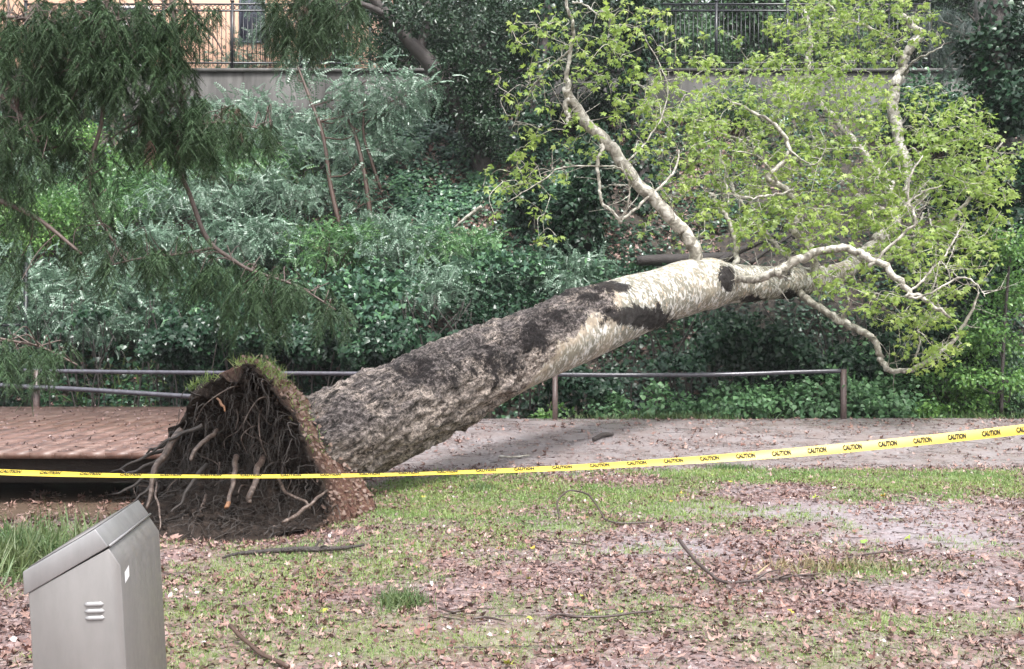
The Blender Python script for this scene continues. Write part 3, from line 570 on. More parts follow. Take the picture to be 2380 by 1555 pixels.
add_limb([(1815, 640, 18.7), (1811, 634, 18.5), (1808, 630, 18.42)], [9, 8, 8], L4, 'stub')
add_limb([(2020, 622, 18.05), (2061, 593, 18), (2118, 526, 17.9), (2116, 488, 17.9), (2104, 470, 17.9), (2113, 409, 17.8), (2145, 362, 17.8)], [6, 5.5, 5, 5, 4.5, 4, 2], L4, 'branch', 8)
add_limb([(2104, 474, 17.9), (2145, 451, 17.8), (2190, 430, 17.7)], [3.5, 3, 2], L4, 'branch', 6)
add_limb([(2110, 692, 17.75), (2160, 685, 17.6), (2232, 648, 17.5), (2270, 665, 17.4), (2290, 690, 17.3)], [4.5, 4, 3.5, 2.5, 1.5], L4, 'branch', 6)
add_limb([(2105, 690, 17.8), (2150, 650, 18), (2188, 605, 18.1), (2214, 560, 18.2), (2240, 520, 18.3)], [4.5, 4, 3.5, 3, 2], L4, 'branch', 6)
add_limb([(2207, 655, 17.8), (2195, 620, 17.9), (2188, 607, 18)], [2, 2, 2], L4, 'branch', 6)
L5 = add_limb([(1850, 670, 20.9), (1862, 687, 20.6), (1912, 716, 20.3), (1962, 747, 20.1), (2008, 778, 19.9), (2031, 808, 19.8), (2046, 843, 19.7), (2073, 853, 19.6), (2138, 839, 19.5), (2192, 803, 19.4), (2245, 734, 19.3), (2275, 680, 19.2)], [9, 9, 8.5, 9, 8, 7.5, 7, 6, 5.5, 4.5, 3.5, 2])
add_limb([(1958, 742, 20.1), (1972, 715, 20), (1973, 695, 19.9), (1962, 668, 19.9)], [6, 5, 4, 2.5], L5, 'branch', 8)
add_limb([(2128, 838, 19.5), (2138, 800, 19.5), (2133, 770, 19.5), (2135, 745, 19.5)], [4, 3.5, 3, 2], L5, 'branch', 6)
LA = add_limb([(1990, 607, 22.7), (2030, 560, 23.2), (2074, 512, 23.5), (2050, 455, 24), (2054, 417, 24.3), (2015, 375, 24.6), (1970, 310, 25), (1922, 253, 25.3), (1900, 226, 25.5), (1880, 184, 25.6), (1886, 140, 25.7), (1895, 115, 25.8), (1890, 77, 25.8), (1870, 20, 26)], [16, 14, 12, 10, 9, 9, 8, 7, 7, 6, 6, 5.5, 5, 3])
add_limb([(2075, 520, 23.5), (2042, 494, 23.3), (2004, 463, 23.2), (1985, 445, 23.2)], [9, 11, 10, 7], LA, 'branch')
add_limb([(1740, 330, 21.6), (1725, 321, 21.7), (1665, 300, 22), (1614, 279, 22.2), (1526, 274, 22.4)], [4, 4.5, 5, 4, 3], L3, 'branch', 8)
LB = add_limb([(2040, 560, 23.1), (2110, 470, 24.5), (2125, 380, 25.5), (2100, 300, 26), (2084, 222, 26.2), (2086, 190, 26.2), (2100, 152, 26.2), (2106, 120, 26.2), (2124, 94, 26.1), (2144, 72, 26.1), (2120, 55, 26.0), (2096, 36, 25.9)], [13, 12, 12, 13, 14, 13, 12, 11, 11, 10, 9, 7])
add_limb([(2095, 150, 26.2), (2084, 115, 26), (2061, 88, 25.8), (2023, 57, 25.6), (1985, 48, 25.5), (1947, 42, 25.4), (1901, 50, 25.3)], [9, 8, 7, 6.5, 6, 5.5, 4], LB, 'branch')
add_limb([(1947, 42, 25.4), (1935, 20, 25.4), (1915, 10, 25.4), (1900, 8, 25.4)], [4, 3.5, 3, 2], LB, 'branch', 6)
add_limb([(2090, 185, 26.2), (2125, 150, 25.8), (2170, 120, 25.5), (2190, 110, 25.4)], [5, 4, 3, 2], LB, 'branch', 6)
add_limb([(1990, 600, 22.6), (2080, 590, 22), (2170, 540, 21.6), (2230, 470, 21.4), (2290, 400, 21.2), (2330, 330, 21)], [9, 7, 5.5, 4.5, 3.5, 2])
add_limb([(1880, 640, 21.2), (1800, 560, 21.6), (1740, 500, 21.9), (1700, 420, 22.2), (1660, 330, 22.5), (1620, 250, 22.8)], [7, 5, 4, 3.5, 3, 2])
add_limb([(1450, 385, 18.7), (1500, 330, 19), (1540, 260, 19.4), (1545, 180, 19.6), (1500, 90, 19.7)], [4, 3, 2.6, 2, 1.5], L1, 'branch', 6)
add_limb([(1320, 120, 18.4), (1270, 160, 18.8), (1220, 230, 19.2), (1190, 300, 19.5)], [3, 2.4, 2, 1.5], L1, 'branch', 6)

BL = [(1620, 230, 22.5, 110, 90, 75), (1760, 290, 21.8, 150, 110, 170), (1900, 220, 22.6, 150, 110, 190), (2050, 330, 22.6, 150, 120, 160), (1950, 420, 21.5, 180, 90, 180), (1750, 420, 21, 140, 90, 120), (1620, 330, 21, 80, 110, 55), (2150, 450, 21, 140, 120, 170),
      (2250, 350, 21.2, 110, 90, 110), (2275, 470, 20.5, 80, 110, 100), (2190, 600, 19.6, 120, 70, 110), (2060, 520, 20.5, 120, 60, 80), (1850, 520, 20.5, 120, 60, 75), (1950, 590, 20, 90, 25, 22), (2110, 700, 19.2, 100, 50, 45), (2160, 780, 19.4, 70, 70, 60), (1950, 130, 24.6, 130, 70, 95), (2060, 60, 25, 120, 60, 95), (1880, 50, 25, 90, 50, 75), (1990, 10, 25, 120, 40, 60), (1780, 170, 24, 70, 50, 30), (1660, 130, 23, 60, 60, 20), (2200, 260, 22, 90, 60, 40),
      (1430, 60, 18.9, 110, 70, 50), (1230, 180, 19.4, 70, 130, 55), (1500, 150, 19.3, 90, 110, 60), (1420, 240, 19.3, 110, 90, 45), (1200, 410, 18.6, 70, 45, 26), (1280, 350, 19, 100, 70, 32), (1450, 320, 19.2, 60, 70, 20), (1540, 280, 20.6, 70, 80, 40), (1145, 470, 18.2, 30, 45, 7), (1265, 530, 18.6, 40, 70, 12), (1600, 430, 20.6, 70, 70, 36), (1560, 520, 20.6, 60, 60, 20), (1700, 520, 20.3, 80, 50, 32), (1915, 650, 19.9, 30, 30, 12), (2000, 680, 19.0, 70, 45, 22), (1380, 130, 18.8, 60, 60, 20), (1250, 60, 19.4, 60, 50, 20)]
cl = []
for px, py, D, rx, ry, n in BL:
    n = int(n * (1.05 if px > 1560 else .68)); D -= .55
    q = rng.normal(size=(n, 3)); q = q / np.maximum(1, np.linalg.norm(q, axis=1, keepdims=True) / 1.5)
    d = D + q[:, 2] * .75; cl.append(np.stack([(px + q[:, 0] * rx * .75 - CX) / F * d, d, CAMH + (CY - py - q[:, 1] * ry * .75) / F * d], -1))
cl = np.concatenate(cl); nodes = np.concatenate(NODES); dmin = np.array([np.min(np.sum((nodes - c) ** 2, 1)) for c in cl]); cl = cl[np.argsort(dmin)]
tw = MB(); tips = []; pool = nodes.copy(); buf = [nodes]
for c in cl:
    pool = np.concatenate(buf) if len(buf) > 1 else buf[0]
    if len(buf) > 40: buf = [pool]
    dd = np.sum((pool - c) ** 2, 1) + np.maximum(0, pool[:, 2] - c[2]) * .15; s = pool[np.argmin(dd)]; L = np.linalg.norm(c - s)
    mid = (s + c) / 2 + rnd(1, .13 * L)[0] + np.array((0, 0, .10 * L)); seg = crom([s, mid, c], 3); r0 = .0045 + .0038 * min(2.2, L)
    tw.tube(seg, np.linspace(r0, .0035, len(seg)), 4, cap=False); buf.append(seg[2:]); tips.append(c)
for q in nodes[rng.integers(0, len(nodes), 420)]:
    d = norm(rnd(1) + np.array((0, 0, .5)))[0]; L = rng.uniform(.12, .55); e1 = q + d * L * .5 + rnd(1, .03)[0]; e2 = e1 + (d + rnd(1, .5)[0]) * L * .5; tw.tube(np.array([q, e1, e2]), [.007, .005, .0025], 4, cap=False); tw.tube(np.array([e1, e1 + (d + rnd(1, .8)[0]) * L * .4]), [.004, .002], 4, cap=False)
twigs = tw.build('twigs', M['limb'], tr, True)
nl = 7; base = np.repeat(np.array(tips), nl, 0); n = len(base)
d = rnd(n) * np.array((1, 1, .5)) + np.array((0, 0, -.45)); base = base + norm(d) * rng.uniform(.02, .13, n)[:, None]
mb = scatter_multi(T_PALM, base, frame(d, rnd(n, .5) + np.array((0, -.25, .9))), .04 + .085 * rng.random(n) ** 1.3); mb.build('foliage', M['syc'], tr)

# root plate: closed lumpy shell, dark root side facing camera-left, turf side facing the trunk
m, nt, b, out = new_mat('root_soil'); p = coord(nt); f1 = noise(nt, p, 14, 9, .75)
c = ramp(nt, f1, [(.3, (.009, .0065, .0055)), (.5, (.03, .0215, .017)), (.7, (.075, .054, .043))]); turf = ramp(nt, noise(nt, p, 30, 7, .75), [(.3, (.05, .026, .02)), (.5, (.1, .048, .036)), (.58, (.17, .105, .075)), (.66, (.12, .15, .05))])
nt.links.new(mix(nt, attr(nt, 'turf'), c, turf), b.inputs['Base Color']); b.inputs['Roughness'].default_value = .75; b.inputs['Specular IOR Level'].default_value = .15; bump(nt, b, f1, 1., .06); M['soil'] = m
outl = [(556, 846, 10.7), (512, 868, 11.0), (465, 893, 11.25), (440, 930, 11.4), (425, 975, 11.45), (400, 1015, 11.4), (385, 1060, 11.3), (362, 1085, 11.2), (345, 1120, 11.0), (345, 1170, 10.6), (352, 1230, 10.0), (372, 1288, 9.5), (430, 1300, 9.25), (490, 1296, 9.3), (555, 1278, 9.5), (620, 1255, 9.8), (690, 1232, 10.1), (735, 1222, 10.3), (755, 1190, 10.5), (748, 1140, 10.55), (730, 1085, 10.6), (704, 1025, 10.65), (674, 965, 10.7), (642, 915, 10.7), (612, 875, 10.7), (585, 850, 10.7)]
outer = {16: (730, 1240, 10.3), 17: (805, 1225, 10.75), 18: (872, 1200, 11.0), 19: (858, 1152, 11.3), 20: (818, 1096, 11.45), 21: (780, 1040, 11.5), 22: (742, 985, 11.5), 23: (708, 938, 11.5), 24: (672, 888, 11.45), 25: (625, 846, 11.2)}
O = np.array([P(*q) for q in outl]); O2 = np.array([P(*outer[i]) if i in outer else P(q[0], q[1], q[2] + .45) for i, q in enumerate(outl)])
def closed(a, per=6): 
    e = np.vstack([a[-2:], a, a[:3]]); return crom(e, per)[2 * per:2 * per + len(a) * per]
O, O2 = closed(O), closed(O2); nO = len(O); Cf = P(575, 1085, 11.1); Cb = P(800, 1010, 12.2)
rows = []; turfv = []
for u in np.linspace(0, 1, 26): rows.append(Cf + (O - Cf) * (u ** .8) + np.array((0, .25 * math.sin(math.pi * u), 0))); turfv.append(np.zeros(nO))
for u in np.linspace(.1, 1, 10): rows.append(O + (O2 - O) * u); turfv.append(np.full(nO, min(1., u * 3)))
for u in np.linspace(.1, 1, 12): rows.append(O2 + (Cb - O2) * u); turfv.append(np.ones(nO))
Vp = np.concatenate(rows); turfv = np.concatenate(turfv); amp = np.where(turfv > .5, .05, np.where(np.tile(np.arange(nO) >= 15 * 6, len(rows)), .34 * (1 - .85 * np.repeat(np.concatenate([np.linspace(0, 1, 26), np.ones(22)]), nO)), .34))
gg = np.stack([fbm(Vp * 2.2, 5, s_) - .5 for s_ in (41, 42, 43)], -1) * amp[:, None] * 1.6 + np.stack([fbm(Vp * 9, 4, s_) - .5 for s_ in (44, 45, 46)], -1) * np.where(turfv > .1, .07, .13)[:, None]
Vp = Vp + gg; isleft = np.tile((np.arange(nO) < 17 * 6) & (np.arange(nO) > 6), len(rows)); turfv = np.where(isleft, 0, turfv)
nr = len(rows); i_ = np.arange(nr - 1)[:, None] * nO; j_ = np.arange(nO)[None]; k_ = (j_ + 1) % nO
plate = mesh_np('root_plate', Vp, np.stack([i_ + j_, i_ + nO + j_, i_ + nO + k_, i_ + k_], -1).reshape(-1, 4), M['soil'], tr, True, {'turf': turfv})
m, nt, b, out = new_mat('root_bark'); p = coord(nt); nt.links.new(ramp(nt, noise(nt, p, 22, 6), [(.3, (.025, .017, .014)), (.5, (.075, .05, .038)), (.7, (.19, .145, .12))]), b.inputs['Base Color']); b.inputs['Roughness'].default_value = .5; bump(nt, b, noise(nt, p, 40, 5), .6, .01); M['root'] = m
M['rootd'] = plain('dark_root', (.034, .026, .0215), .6, scale=30, var=.5); M['cut'] = plain('split_root_wood', (.24, .115, .055), .6, scale=40, var=.4)
def root(rows, rads, mat='root'):
    pts, r = limb(rows, rads, 6); pts = pts + np.sin(np.arange(len(pts))[:, None] * np.array((.9, .7, 1.1)) + rng.random(3) * 6) * .005; return MB().tube(pts, r * .8, 8, jit=.2).build('root', M[mat], plate, True)
root([(505, 1000, 10.9), (490, 1015, 10.6), (470, 1029, 10.4), (449, 1053, 10.3), (443, 1072, 10.25)], [5, 7, 6.5, 6, 4])
root([(548, 1060, 11), (546, 1085, 10.5), (543, 1117, 10.3), (534, 1151, 10.2), (528, 1178, 10.15)], [9, 8, 7, 6, 6]); root([(530, 1168, 10.16), (527, 1182, 10.13)], [6.5, 7], 'cut')
root([(612, 1065, 11), (599, 1087, 10.5), (593, 1124, 10.3), (580, 1151, 10.2), (578, 1170, 10.18)], [10, 9.5, 9, 8.5, 7])
root([(420, 1000, 11), (378, 1063, 10.7), (357, 1097, 10.5), (352, 1141, 10.35), (342, 1182, 10.2)], [11, 10, 9, 7, 4])
root([(478, 1150, 10.6), (463, 1199, 10.1), (453, 1230, 9.9), (428, 1286, 9.7)], [4, 5, 4.5, 4]); root([(365, 1120, 10.4), (362, 1152, 10.2), (372, 1192, 10), (371, 1232, 9.9)], [3, 3, 3, 2])
root([(640, 1100, 10.9), (665, 1145, 10.6), (708, 1165, 10.5), (720, 1182, 10.45)], [5, 5, 5, 3]); root([(760, 1140, 10.6), (735, 1160, 10.3), (705, 1185, 10.2), (660, 1215, 9.9)], [3, 5, 6, 5])
root([(505, 925, 11), (516, 940, 10.6), (524, 955, 10.5)], [3, 4, 2], 'cut')
for q in ([(400, 1040, 11), (340, 1060, 10.8), (290, 1085, 10.7), (255, 1100, 10.7)], [(380, 1080, 10.8), (330, 1115, 10.6), (290, 1140, 10.5), (262, 1150, 10.5)], [(385, 1060, 10.9), (335, 1085, 10.7), (300, 1100, 10.6), (280, 1092, 10.6)], [(370, 1110, 10.7), (335, 1145, 10.5), (310, 1165, 10.4)],
          [(470, 990, 11), (420, 1010, 10.9), (380, 1030, 10.8), (330, 1070, 10.8)], [(400, 1020, 11.2), (372, 1040, 11), (350, 1045, 10.9), (340, 1055, 10.9)], [(480, 1080, 10.7), (440, 1130, 10.3), (420, 1170, 10.2), (395, 1190, 10.1)]):
    root(q, [7, 5, 4, 2], 'rootd')
fr = MB(); fv = Vp[:nO * 26]
pick = fv[rng.integers(nO * 2, nO * 26, 520)]
for q in pick:
    L = rng.uniform(.12, .6); d = np.array((rng.normal() * .35 - .18, -.45 - .4 * rng.random(), rng.normal() * .3)); d /= np.linalg.norm(d)
    a = q; b1 = q + d * L * .35; c1 = b1 + (d * .25 + np.array((rng.normal() * .12, -.05, -.8))) * L * .45; e1 = c1 + np.array((rng.normal() * .2, rng.normal() * .1, -1)) * L * .35
    e1[2] = max(e1[2], -.05); seg = crom([a, b1, c1, e1], 4) ; seg = seg + np.cumsum(rnd(len(seg), .014), 0); fr.tube(seg, np.linspace(.002 + .011 * rng.random() ** 3, .0016, len(seg)), 4, cap=False)
low = fv.reshape(26, nO, 3)[10:, 7 * 6:17 * 6].reshape(-1, 3)
for q in low[rng.integers(0, len(low), 330)]:
    L = rng.uniform(.1, .5); seg = crom([q, q + np.array((rng.normal() * .1, -.1 - .12 * rng.random(), -.05)) , q + np.array((rng.normal() * .25, -.15 - .15 * rng.random(), -L * .7))], 5); seg = seg + np.cumsum(rnd(len(seg), .012), 0); seg[:, 2] = np.maximum(seg[:, 2], terr(seg[:, 0], seg[:, 1]) + .01); fr.tube(seg, np.linspace(.002 + .008 * rng.random() ** 3, .0015, len(seg)), 4, cap=False)
fr.build('fine_roots', M['rootd'], plate, True)
for q in fv[rng.integers(nO * 3, nO * 25, 34)]:
    L = rng.uniform(.15, .55); d = norm(np.array((rng.normal() * .5 - .2, -.8, rng.normal() * .5))); a = q; e1 = q + d * L * .5 + np.array((rng.normal() * .15, 0, -.7 * L)); e1[2] = max(e1[2], -.02)
    seg = crom([a, a + d * L * .4, (a + d * L * .55 + e1) / 2 + rnd(1, .05)[0], e1], 5); MB().tube(seg, np.linspace(rng.uniform(.005, .013), .003, len(seg)), 6, jit=.15).build('root', M['root'], plate, True)
CLOD = (np.array([(1, 0, 0), (-1, .1, 0), (0, 1, .1), (.1, -1, 0), (0, .1, .8), (0, 0, -.8)], float), np.array([(0, 2, 4), (2, 1, 4), (1, 3, 4), (3, 0, 4), (2, 0, 5), (1, 2, 5), (3, 1, 5), (0, 3, 5)]))
nc = 2600; q = fv[rng.integers(nO * 3, nO * 26, nc)] + rnd(nc, .02); scatter_multi([CLOD], q, frame(rnd(nc), rnd(nc)), np.stack([.008 + .04 * rng.random(nc) ** 3] * 3, -1) * rng.uniform(.6, 1.3, (nc, 3))).build('soil_clods', M['soil'], plate)
# turf still growing on the torn-up edge
def blades_on(pos, n, h0, h1, mat, name, parent, up=UP, spread=.04, tilt=.5):
    b0 = pos[rng.integers(0, len(pos), n)] + rnd(n, spread) * np.array((1, 1, .2)); d = rnd(n) * np.array((1, 1, 0)); nrm = up + rnd(n, tilt)
    return scatter_multi(T_BLADE, b0, frame(np.cross(nrm, rnd(n)), nrm), np.stack([rng.uniform(.5, 1., n) * .10, rng.uniform(h0, h1, n), rng.uniform(h0, h1, n)], -1)).build(name, M[mat], parent)
strip = Vp[nO * 26:nO * 36].reshape(10, nO, 3); sp_ = strip[:, 17 * 6:].reshape(-1, 3); spx, spy = to_px(sp_[:, 0], sp_[:, 1], sp_[:, 2])
top = np.concatenate([sp_[(spy < 900)], strip[3:9, 0:2].reshape(-1, 3)]); blades_on(top, 380, .04, .16, 'grass', 'grass_tuft', plate, spread=.03)
blades_on(np.array([P(x_, y_, 10.98) for x_, y_ in ((452, 896), (465, 890), (478, 884), (492, 878), (440, 905))]), 110, .04, .11, 'grass', 'grass_tuft', plate, spread=.04)
blades_on(sp_[spy < 1060], 420, .03, .10, 'grass', 'grass_tuft', plate, spread=.02, tilt=.9)
ns = 1500; q = sp_[rng.integers(0, len(sp_), ns)] + rnd(ns, .03); scatter_multi(T_BIT, q, frame(rnd(ns), rnd(ns, .4) + np.array((.3, -.6, .5))), rng.uniform(.015, .05, ns)).build('leaf_crumbs', M['redbr'], plate)

# ---------------------------------------------------------------- caution tape
m, nt, b, out = new_mat('yellow_plastic_tape'); b.inputs['Base Color'].default_value = (.68, .52, .025, 1); b.inputs['Roughness'].default_value = .5; b.inputs['Specular IOR Level'].default_value = 1.0; b.inputs['Coat Weight'].default_value = .6; b.inputs['Coat Roughness'].default_value = .5
t2 = nt.nodes.new('ShaderNodeBsdfTranslucent'); t2.inputs['Color'].default_value = (.8, .6, .03, 1); ms = nt.nodes.new('ShaderNodeMixShader'); ms.inputs[0].default_value = .3; nt.links.new(b.outputs[0], ms.inputs[1]); nt.links.new(t2.outputs[0], ms.inputs[2]); nt.links.new(ms.outputs[0], out.inputs[0]); M['tape'] = m
M['ink'] = plain('black_tape_ink', (.022, .02, .016), .6, var=.1, spec=.1)
TP = [(-900, 1040, 6.4), (-420, 1074, 6.45), (-200, 1088, 6.47), (0, 1097, 6.5), (150, 1102, 6.5), (300, 1105.5, 6.52), (500, 1107, 6.55), (700, 1106.5, 6.6), (900, 1103, 6.65), (1100, 1096.5, 6.7), (1300, 1088, 6.75), (1500, 1076.5, 6.82), (1700, 1063, 6.9), (1900, 1047, 6.97), (2100, 1028, 7.03), (2300, 1007, 7.1), (2500, 984, 7.15), (2800, 950, 7.2), (3300, 890, 7.25), (3900, 820, 7.3)]
q = crom(TP, 14); cp = np.stack([(q[:, 0] - CX) / F * q[:, 2], q[:, 2], CAMH + (CY - q[:, 1]) / F * q[:, 2]], -1)
incl = np.interp(q[:, 0], [-420, 0, 200, 450, 900, 1100, 1300, 1500, 1700, 1950, 2300], [40, 24, 16, 12, 12, 15, 21, 31, 42, 60, 72]) + 2 * np.sin(q[:, 0] * .011)
tt = norm(np.gradient(cp, axis=0)); back = norm(np.cross(UP, tt)); back *= np.sign(back[:, 1:2]); upv = norm(np.cross(tt, np.cross(UP, tt)))
wv = np.cos(np.radians(incl))[:, None] * back + np.sin(np.radians(incl))[:, None] * UP; nv = norm(np.cross(tt, wv)); nv *= -np.sign(nv[:, 1:2]) ; HW = .032
tl = np.concatenate([[0], np.cumsum(np.linalg.norm(np.diff(cp, axis=0), axis=1))])
tapeo = thing('caution_tape', 'yellow caution tape with black lettering strung across the foreground', 'tape', cp[len(cp) // 2])
rows = [cp + wv * (u * HW) + nv * (.004 * (1 - u * u)) for u in np.linspace(-1, 1, 5)]
V = np.concatenate(rows + [r - nv * .0006 for r in rows]); n = len(cp); Fq = []
for s_ in range(4):
    i = np.arange(n - 1) + s_ * n; Fq.append(np.stack([i, i + 1, i + n + 1, i + n], -1)); Fq.append(np.stack([i + 5 * n, i + 6 * n, i + 6 * n + 1, i + 5 * n + 1], -1))
mesh_np('ribbon', V, np.concatenate(Fq), M['tape'], tapeo, True)
cu = bpy.data.curves.new('caution_word', 'FONT'); cu.body = 'CAUTION'; cu.size = 1; cu.offset = .045; cu.resolution_u = 2; co = bpy.data.objects.new('caution_word', cu); scene.collection.objects.link(co)
me = bpy.data.meshes.new_from_object(co.evaluated_get(bpy.context.evaluated_depsgraph_get())); bpy.data.objects.remove(co); bpy.data.curves.remove(cu)
gv = np.array([v.co[:2] for v in me.vertices]); gf = [list(p_.vertices) for p_ in me.polygons]; gv -= gv.min(0); gv /= gv.max(0); bpy.data.meshes.remove(me)
pitch, ww, wh = .2305, .122, .037; s0 = np.interp(25, q[:, 0], tl) - .061; txt = MB()
for kk in range(-10, 52):
    uu = s0 + kk * pitch + gv[:, 0] * ww; vv = (gv[:, 1] - .5) * wh
    if uu.min() < 0.05 or uu.max() > tl[-1] - .05: continue
    it = lambda A: np.stack([np.interp(uu, tl, A[:, c_]) for c_ in range(3)], -1)
    V = it(cp) + it(wv) * vv[:, None] + it(nv) * ((.0045 + .003) - .004 * (vv / HW) ** 2)[:, None]
    byk = {}
    for f in gf: byk.setdefault(len(f), []).append(f)
    MB().add(V, [np.array(f) for f in byk.values()]).build('word', M['ink'], tapeo)

# ---------------------------------------------------------------- ground litter, grass, sticks
def in_view(x, y, mpx=120):
    px, py = to_px(x, y); return (px > -mpx) & (px < 2380 + mpx) & (py < 1640)
def sample(n, y0, y1, pw=1.0):
    y = y0 + (y1 - y0) * rng.random(n) ** pw; x = (rng.random(n) * 3300 - 360 - CX) / F * y; return x, y
def slope_n(x, y, e=.05): return norm(np.stack([-(terr(x + e, y) - terr(x - e, y)) / (2 * e), -(terr(x, y + e) - terr(x, y - e)) / (2 * e), np.ones_like(x)], -1))
def bin_free(x, y): return ~((x > -1.95) & (x < -1.415 - .134 * (y - 4.2)) & (y > 4.1) & (y < 5.02))
def litter_set(n, y0, y1, dens, tpls, s0, s1, mat, name, label, tilt=.35, lift=.004):
    x, y = sample(n, y0, y1, .8); k = (rng.random(n) < dens(x, y)) & bin_free(x, y); x, y = x[k], y[k]; n = len(x); z = terr(x, y) + lift
    nr = slope_n(x, y) + rnd(n, tilt); d = np.cross(nr, rnd(n)); sc = s0 + (s1 - s0) * rng.random(n) ** 1.6
    o = scatter_multi(tpls, np.stack([x, y, z], -1), frame(d, nr), sc).build(name, M[mat], None); tag(o, label, 'leaves', None, 'stuff'); return o
clump = lambda x, y: fbm2(x, y, 1.4, 4, 51)
notcreek = lambda x, y: 1 - sst(-3.0, -3.6, x) * sst(11.0, 11.6, y)
dens_l = lambda x, y: np.clip(1.1 - .85 * mud_mask(x, y) - .55 * grass_mask(x, y) + (clump(x, y) - .5) * 1.7, .06, 1) * notcreek(x, y)
litter_set(31000, 5.2, 14.8, dens_l, T_DEAD, .018, .068, 'litter', 'leaf_litter', 'carpet of wet brown fallen leaves over the foreground ground')
litter_set(108000, 5.2, 15.2, lambda x, y: np.clip(dens_l(x, y) + .05, 0, 1), T_BIT, .010, .042, 'bits', 'leaf_fragments', 'small wet leaf fragments and bark crumbs over the ground', .5)
litter_set(4400, 14.6, 20.2, lambda x, y: (.25 + .6 * (clump(x, y) > .55)) * (x > -3.2), T_DEAD, .03, .11, 'litter', 'path_leaves', 'scattered fallen leaves lying on the wet path', .3)
litter_set(18000, 14.2, 20.2, lambda x, y: (.35 + .6 * (clump(x, y) > .52)) * (x > -3.2), T_BIT, .015, .05, 'bits', 'path_debris', 'fine bark debris strewn over the wet path', .3)
o = litter_set(70, 5.4, 14.5, lambda x, y: np.ones_like(x), T_DEAD[:3] + T_PALM, .04, .08, 'fresh', 'fallen_green_leaves', 'few fresh green and yellow leaves among the brown litter', .3, .012)
litter_set(5200, 8.5, 13.6, lambda x, y: (x < -2.6) * .8 * (y > 9.2) * (fbm2(x, y, 1.5, 3, 91) > .42), T_DEAD, .04, .12, 'litter', 'creek_leaves', 'brown leaves heaped on the muddy creek bank', .5)
n = 900; x = rng.uniform(-9, -3.5, n); y = rng.uniform(11.3, 14.5, n); k = (terr(x, y) < -.25) & (fbm2(x, y, 1.2, 3, 95) > .45); x, y = x[k], y[k]; n = len(x); nr = UP + rnd(n, .15)
tag(scatter_multi(T_DEAD, np.stack([x, y, np.full(n, -.262)], -1), frame(np.cross(nr, rnd(n)), nr), rng.uniform(.03, .11, n)).build('floating_leaves', M['litter']), 'dead leaves floating on the muddy creek water', 'leaves', None, 'stuff')
n = 1500; x = rng.uniform(-9, -3.4, n); y = rng.uniform(13.4, 19.9, n); nr = UP + rnd(n, .12)
tag(scatter_multi(T_DEAD + T_BIT, np.stack([x, y, .36 + (y - 13.3) * .2 / 6.7 + .008], -1), frame(np.cross(nr, rnd(n)), nr), rng.uniform(.012, .07, n)).build('bridge_leaves', M['bits']), 'pale wet leaf scraps scattered on the bridge planks', 'leaves', None, 'stuff')
n = 280000; x, y = sample(n, 5.2, 14.8, .75); k = (rng.random(n) < grass_mask(x, y) * 1.05) & bin_free(x, y) & (notcreek(x, y) > .5); x, y = x[k], y[k]; n = len(x)
nr = UP + rnd(n, .38); hgt = rng.uniform(.018, .055, n) * (.7 + .6 * fbm2(x, y, .9, 3, 61)); gh = np.clip((y - 5) / 9, 0, 1); hgt *= .75 + .55 * gh
tag(scatter_multi(T_BLADE, np.stack([x, y, terr(x, y) - .004], -1), frame(np.cross(nr, rnd(n)), nr), np.stack([.045 + .05 * gh, hgt, hgt], -1)).build('grass', M['grass']), 'thin short yellow green grass in patches between the leaves', 'grass', None, 'stuff')
for px, py, rpx, cnt, h0, h1, lab in ((930, 1400, 52, 700, .05, .13, 'low green grass tuft in the leaf litter below the branch'), (1700, 1092, 60, 600, .05, .12, 'green grass tuft at the path edge under the tape'), (1120, 1135, 40, 250, .05, .1, 'small grass tuft near the trunk base on the verge')):
    D = CAMH * F / (py - CY); c = PX(px, D); n = cnt; x = c + rng.normal(size=n) * rpx * .5 * D / F; y = D + rng.normal(size=n) * .12; nr = UP + rnd(n, .4)
    tag(scatter_multi(T_BLADE, np.stack([x, y, terr(x, y) - .005], -1), frame(np.cross(nr, rnd(n)), nr), np.stack([np.full(n, .07), rng.uniform(h0, h1, n), rng.uniform(h0, h1, n)], -1)).build('grass_tuft', M['tall']), lab, 'grass')
def tallg(cx, cy, sx, sy, n, h0, h1, lab, mat='tall', zoff=0):
    x = cx + rng.normal(size=n) * sx; y = cy + rng.normal(size=n) * sy; nr = UP + rnd(n, .33)
    k = bin_free(x, y); x, y, nr = x[k], y[k], nr[k]; n = len(x); hh_ = rng.uniform(h0, h1, n)
    tag(scatter_multi(T_BLADE, np.stack([x, y, terr(x, y) - .01 + zoff], -1), frame(np.cross(nr, rnd(n)), nr), np.stack([rng.uniform(.08, .16, n), hh_ * rng.uniform(.8, 1.6, n), hh_], -1)).build('tall_grass', M[mat]), lab, 'grass')
tallg(-3.85, 8.3, .22, .5, 3600, .1, .34, 'tall rank green grass on the creek bank beside the bin'); tallg(-3.15, 8.2, .12, .3, 260, .08, .25, 'sparse grass tuft between bin and creek bank')
tallg(PX(1560, 20.3), 20.35, .9, .1, 900, .06, .2, 'pale grass fringe at the far path edge right of the post'); tallg(PX(2300, 20.3), 20.4, .6, .15, 500, .06, .2, 'pale grass fringe under the small tree')
x_ = PX(2000, 8.2); tallg(PX(1930, 8.0), 8.0, .3, .1, 300, .04, .13, 'dry tan grass tuft behind the long crooked stick', 'dry')
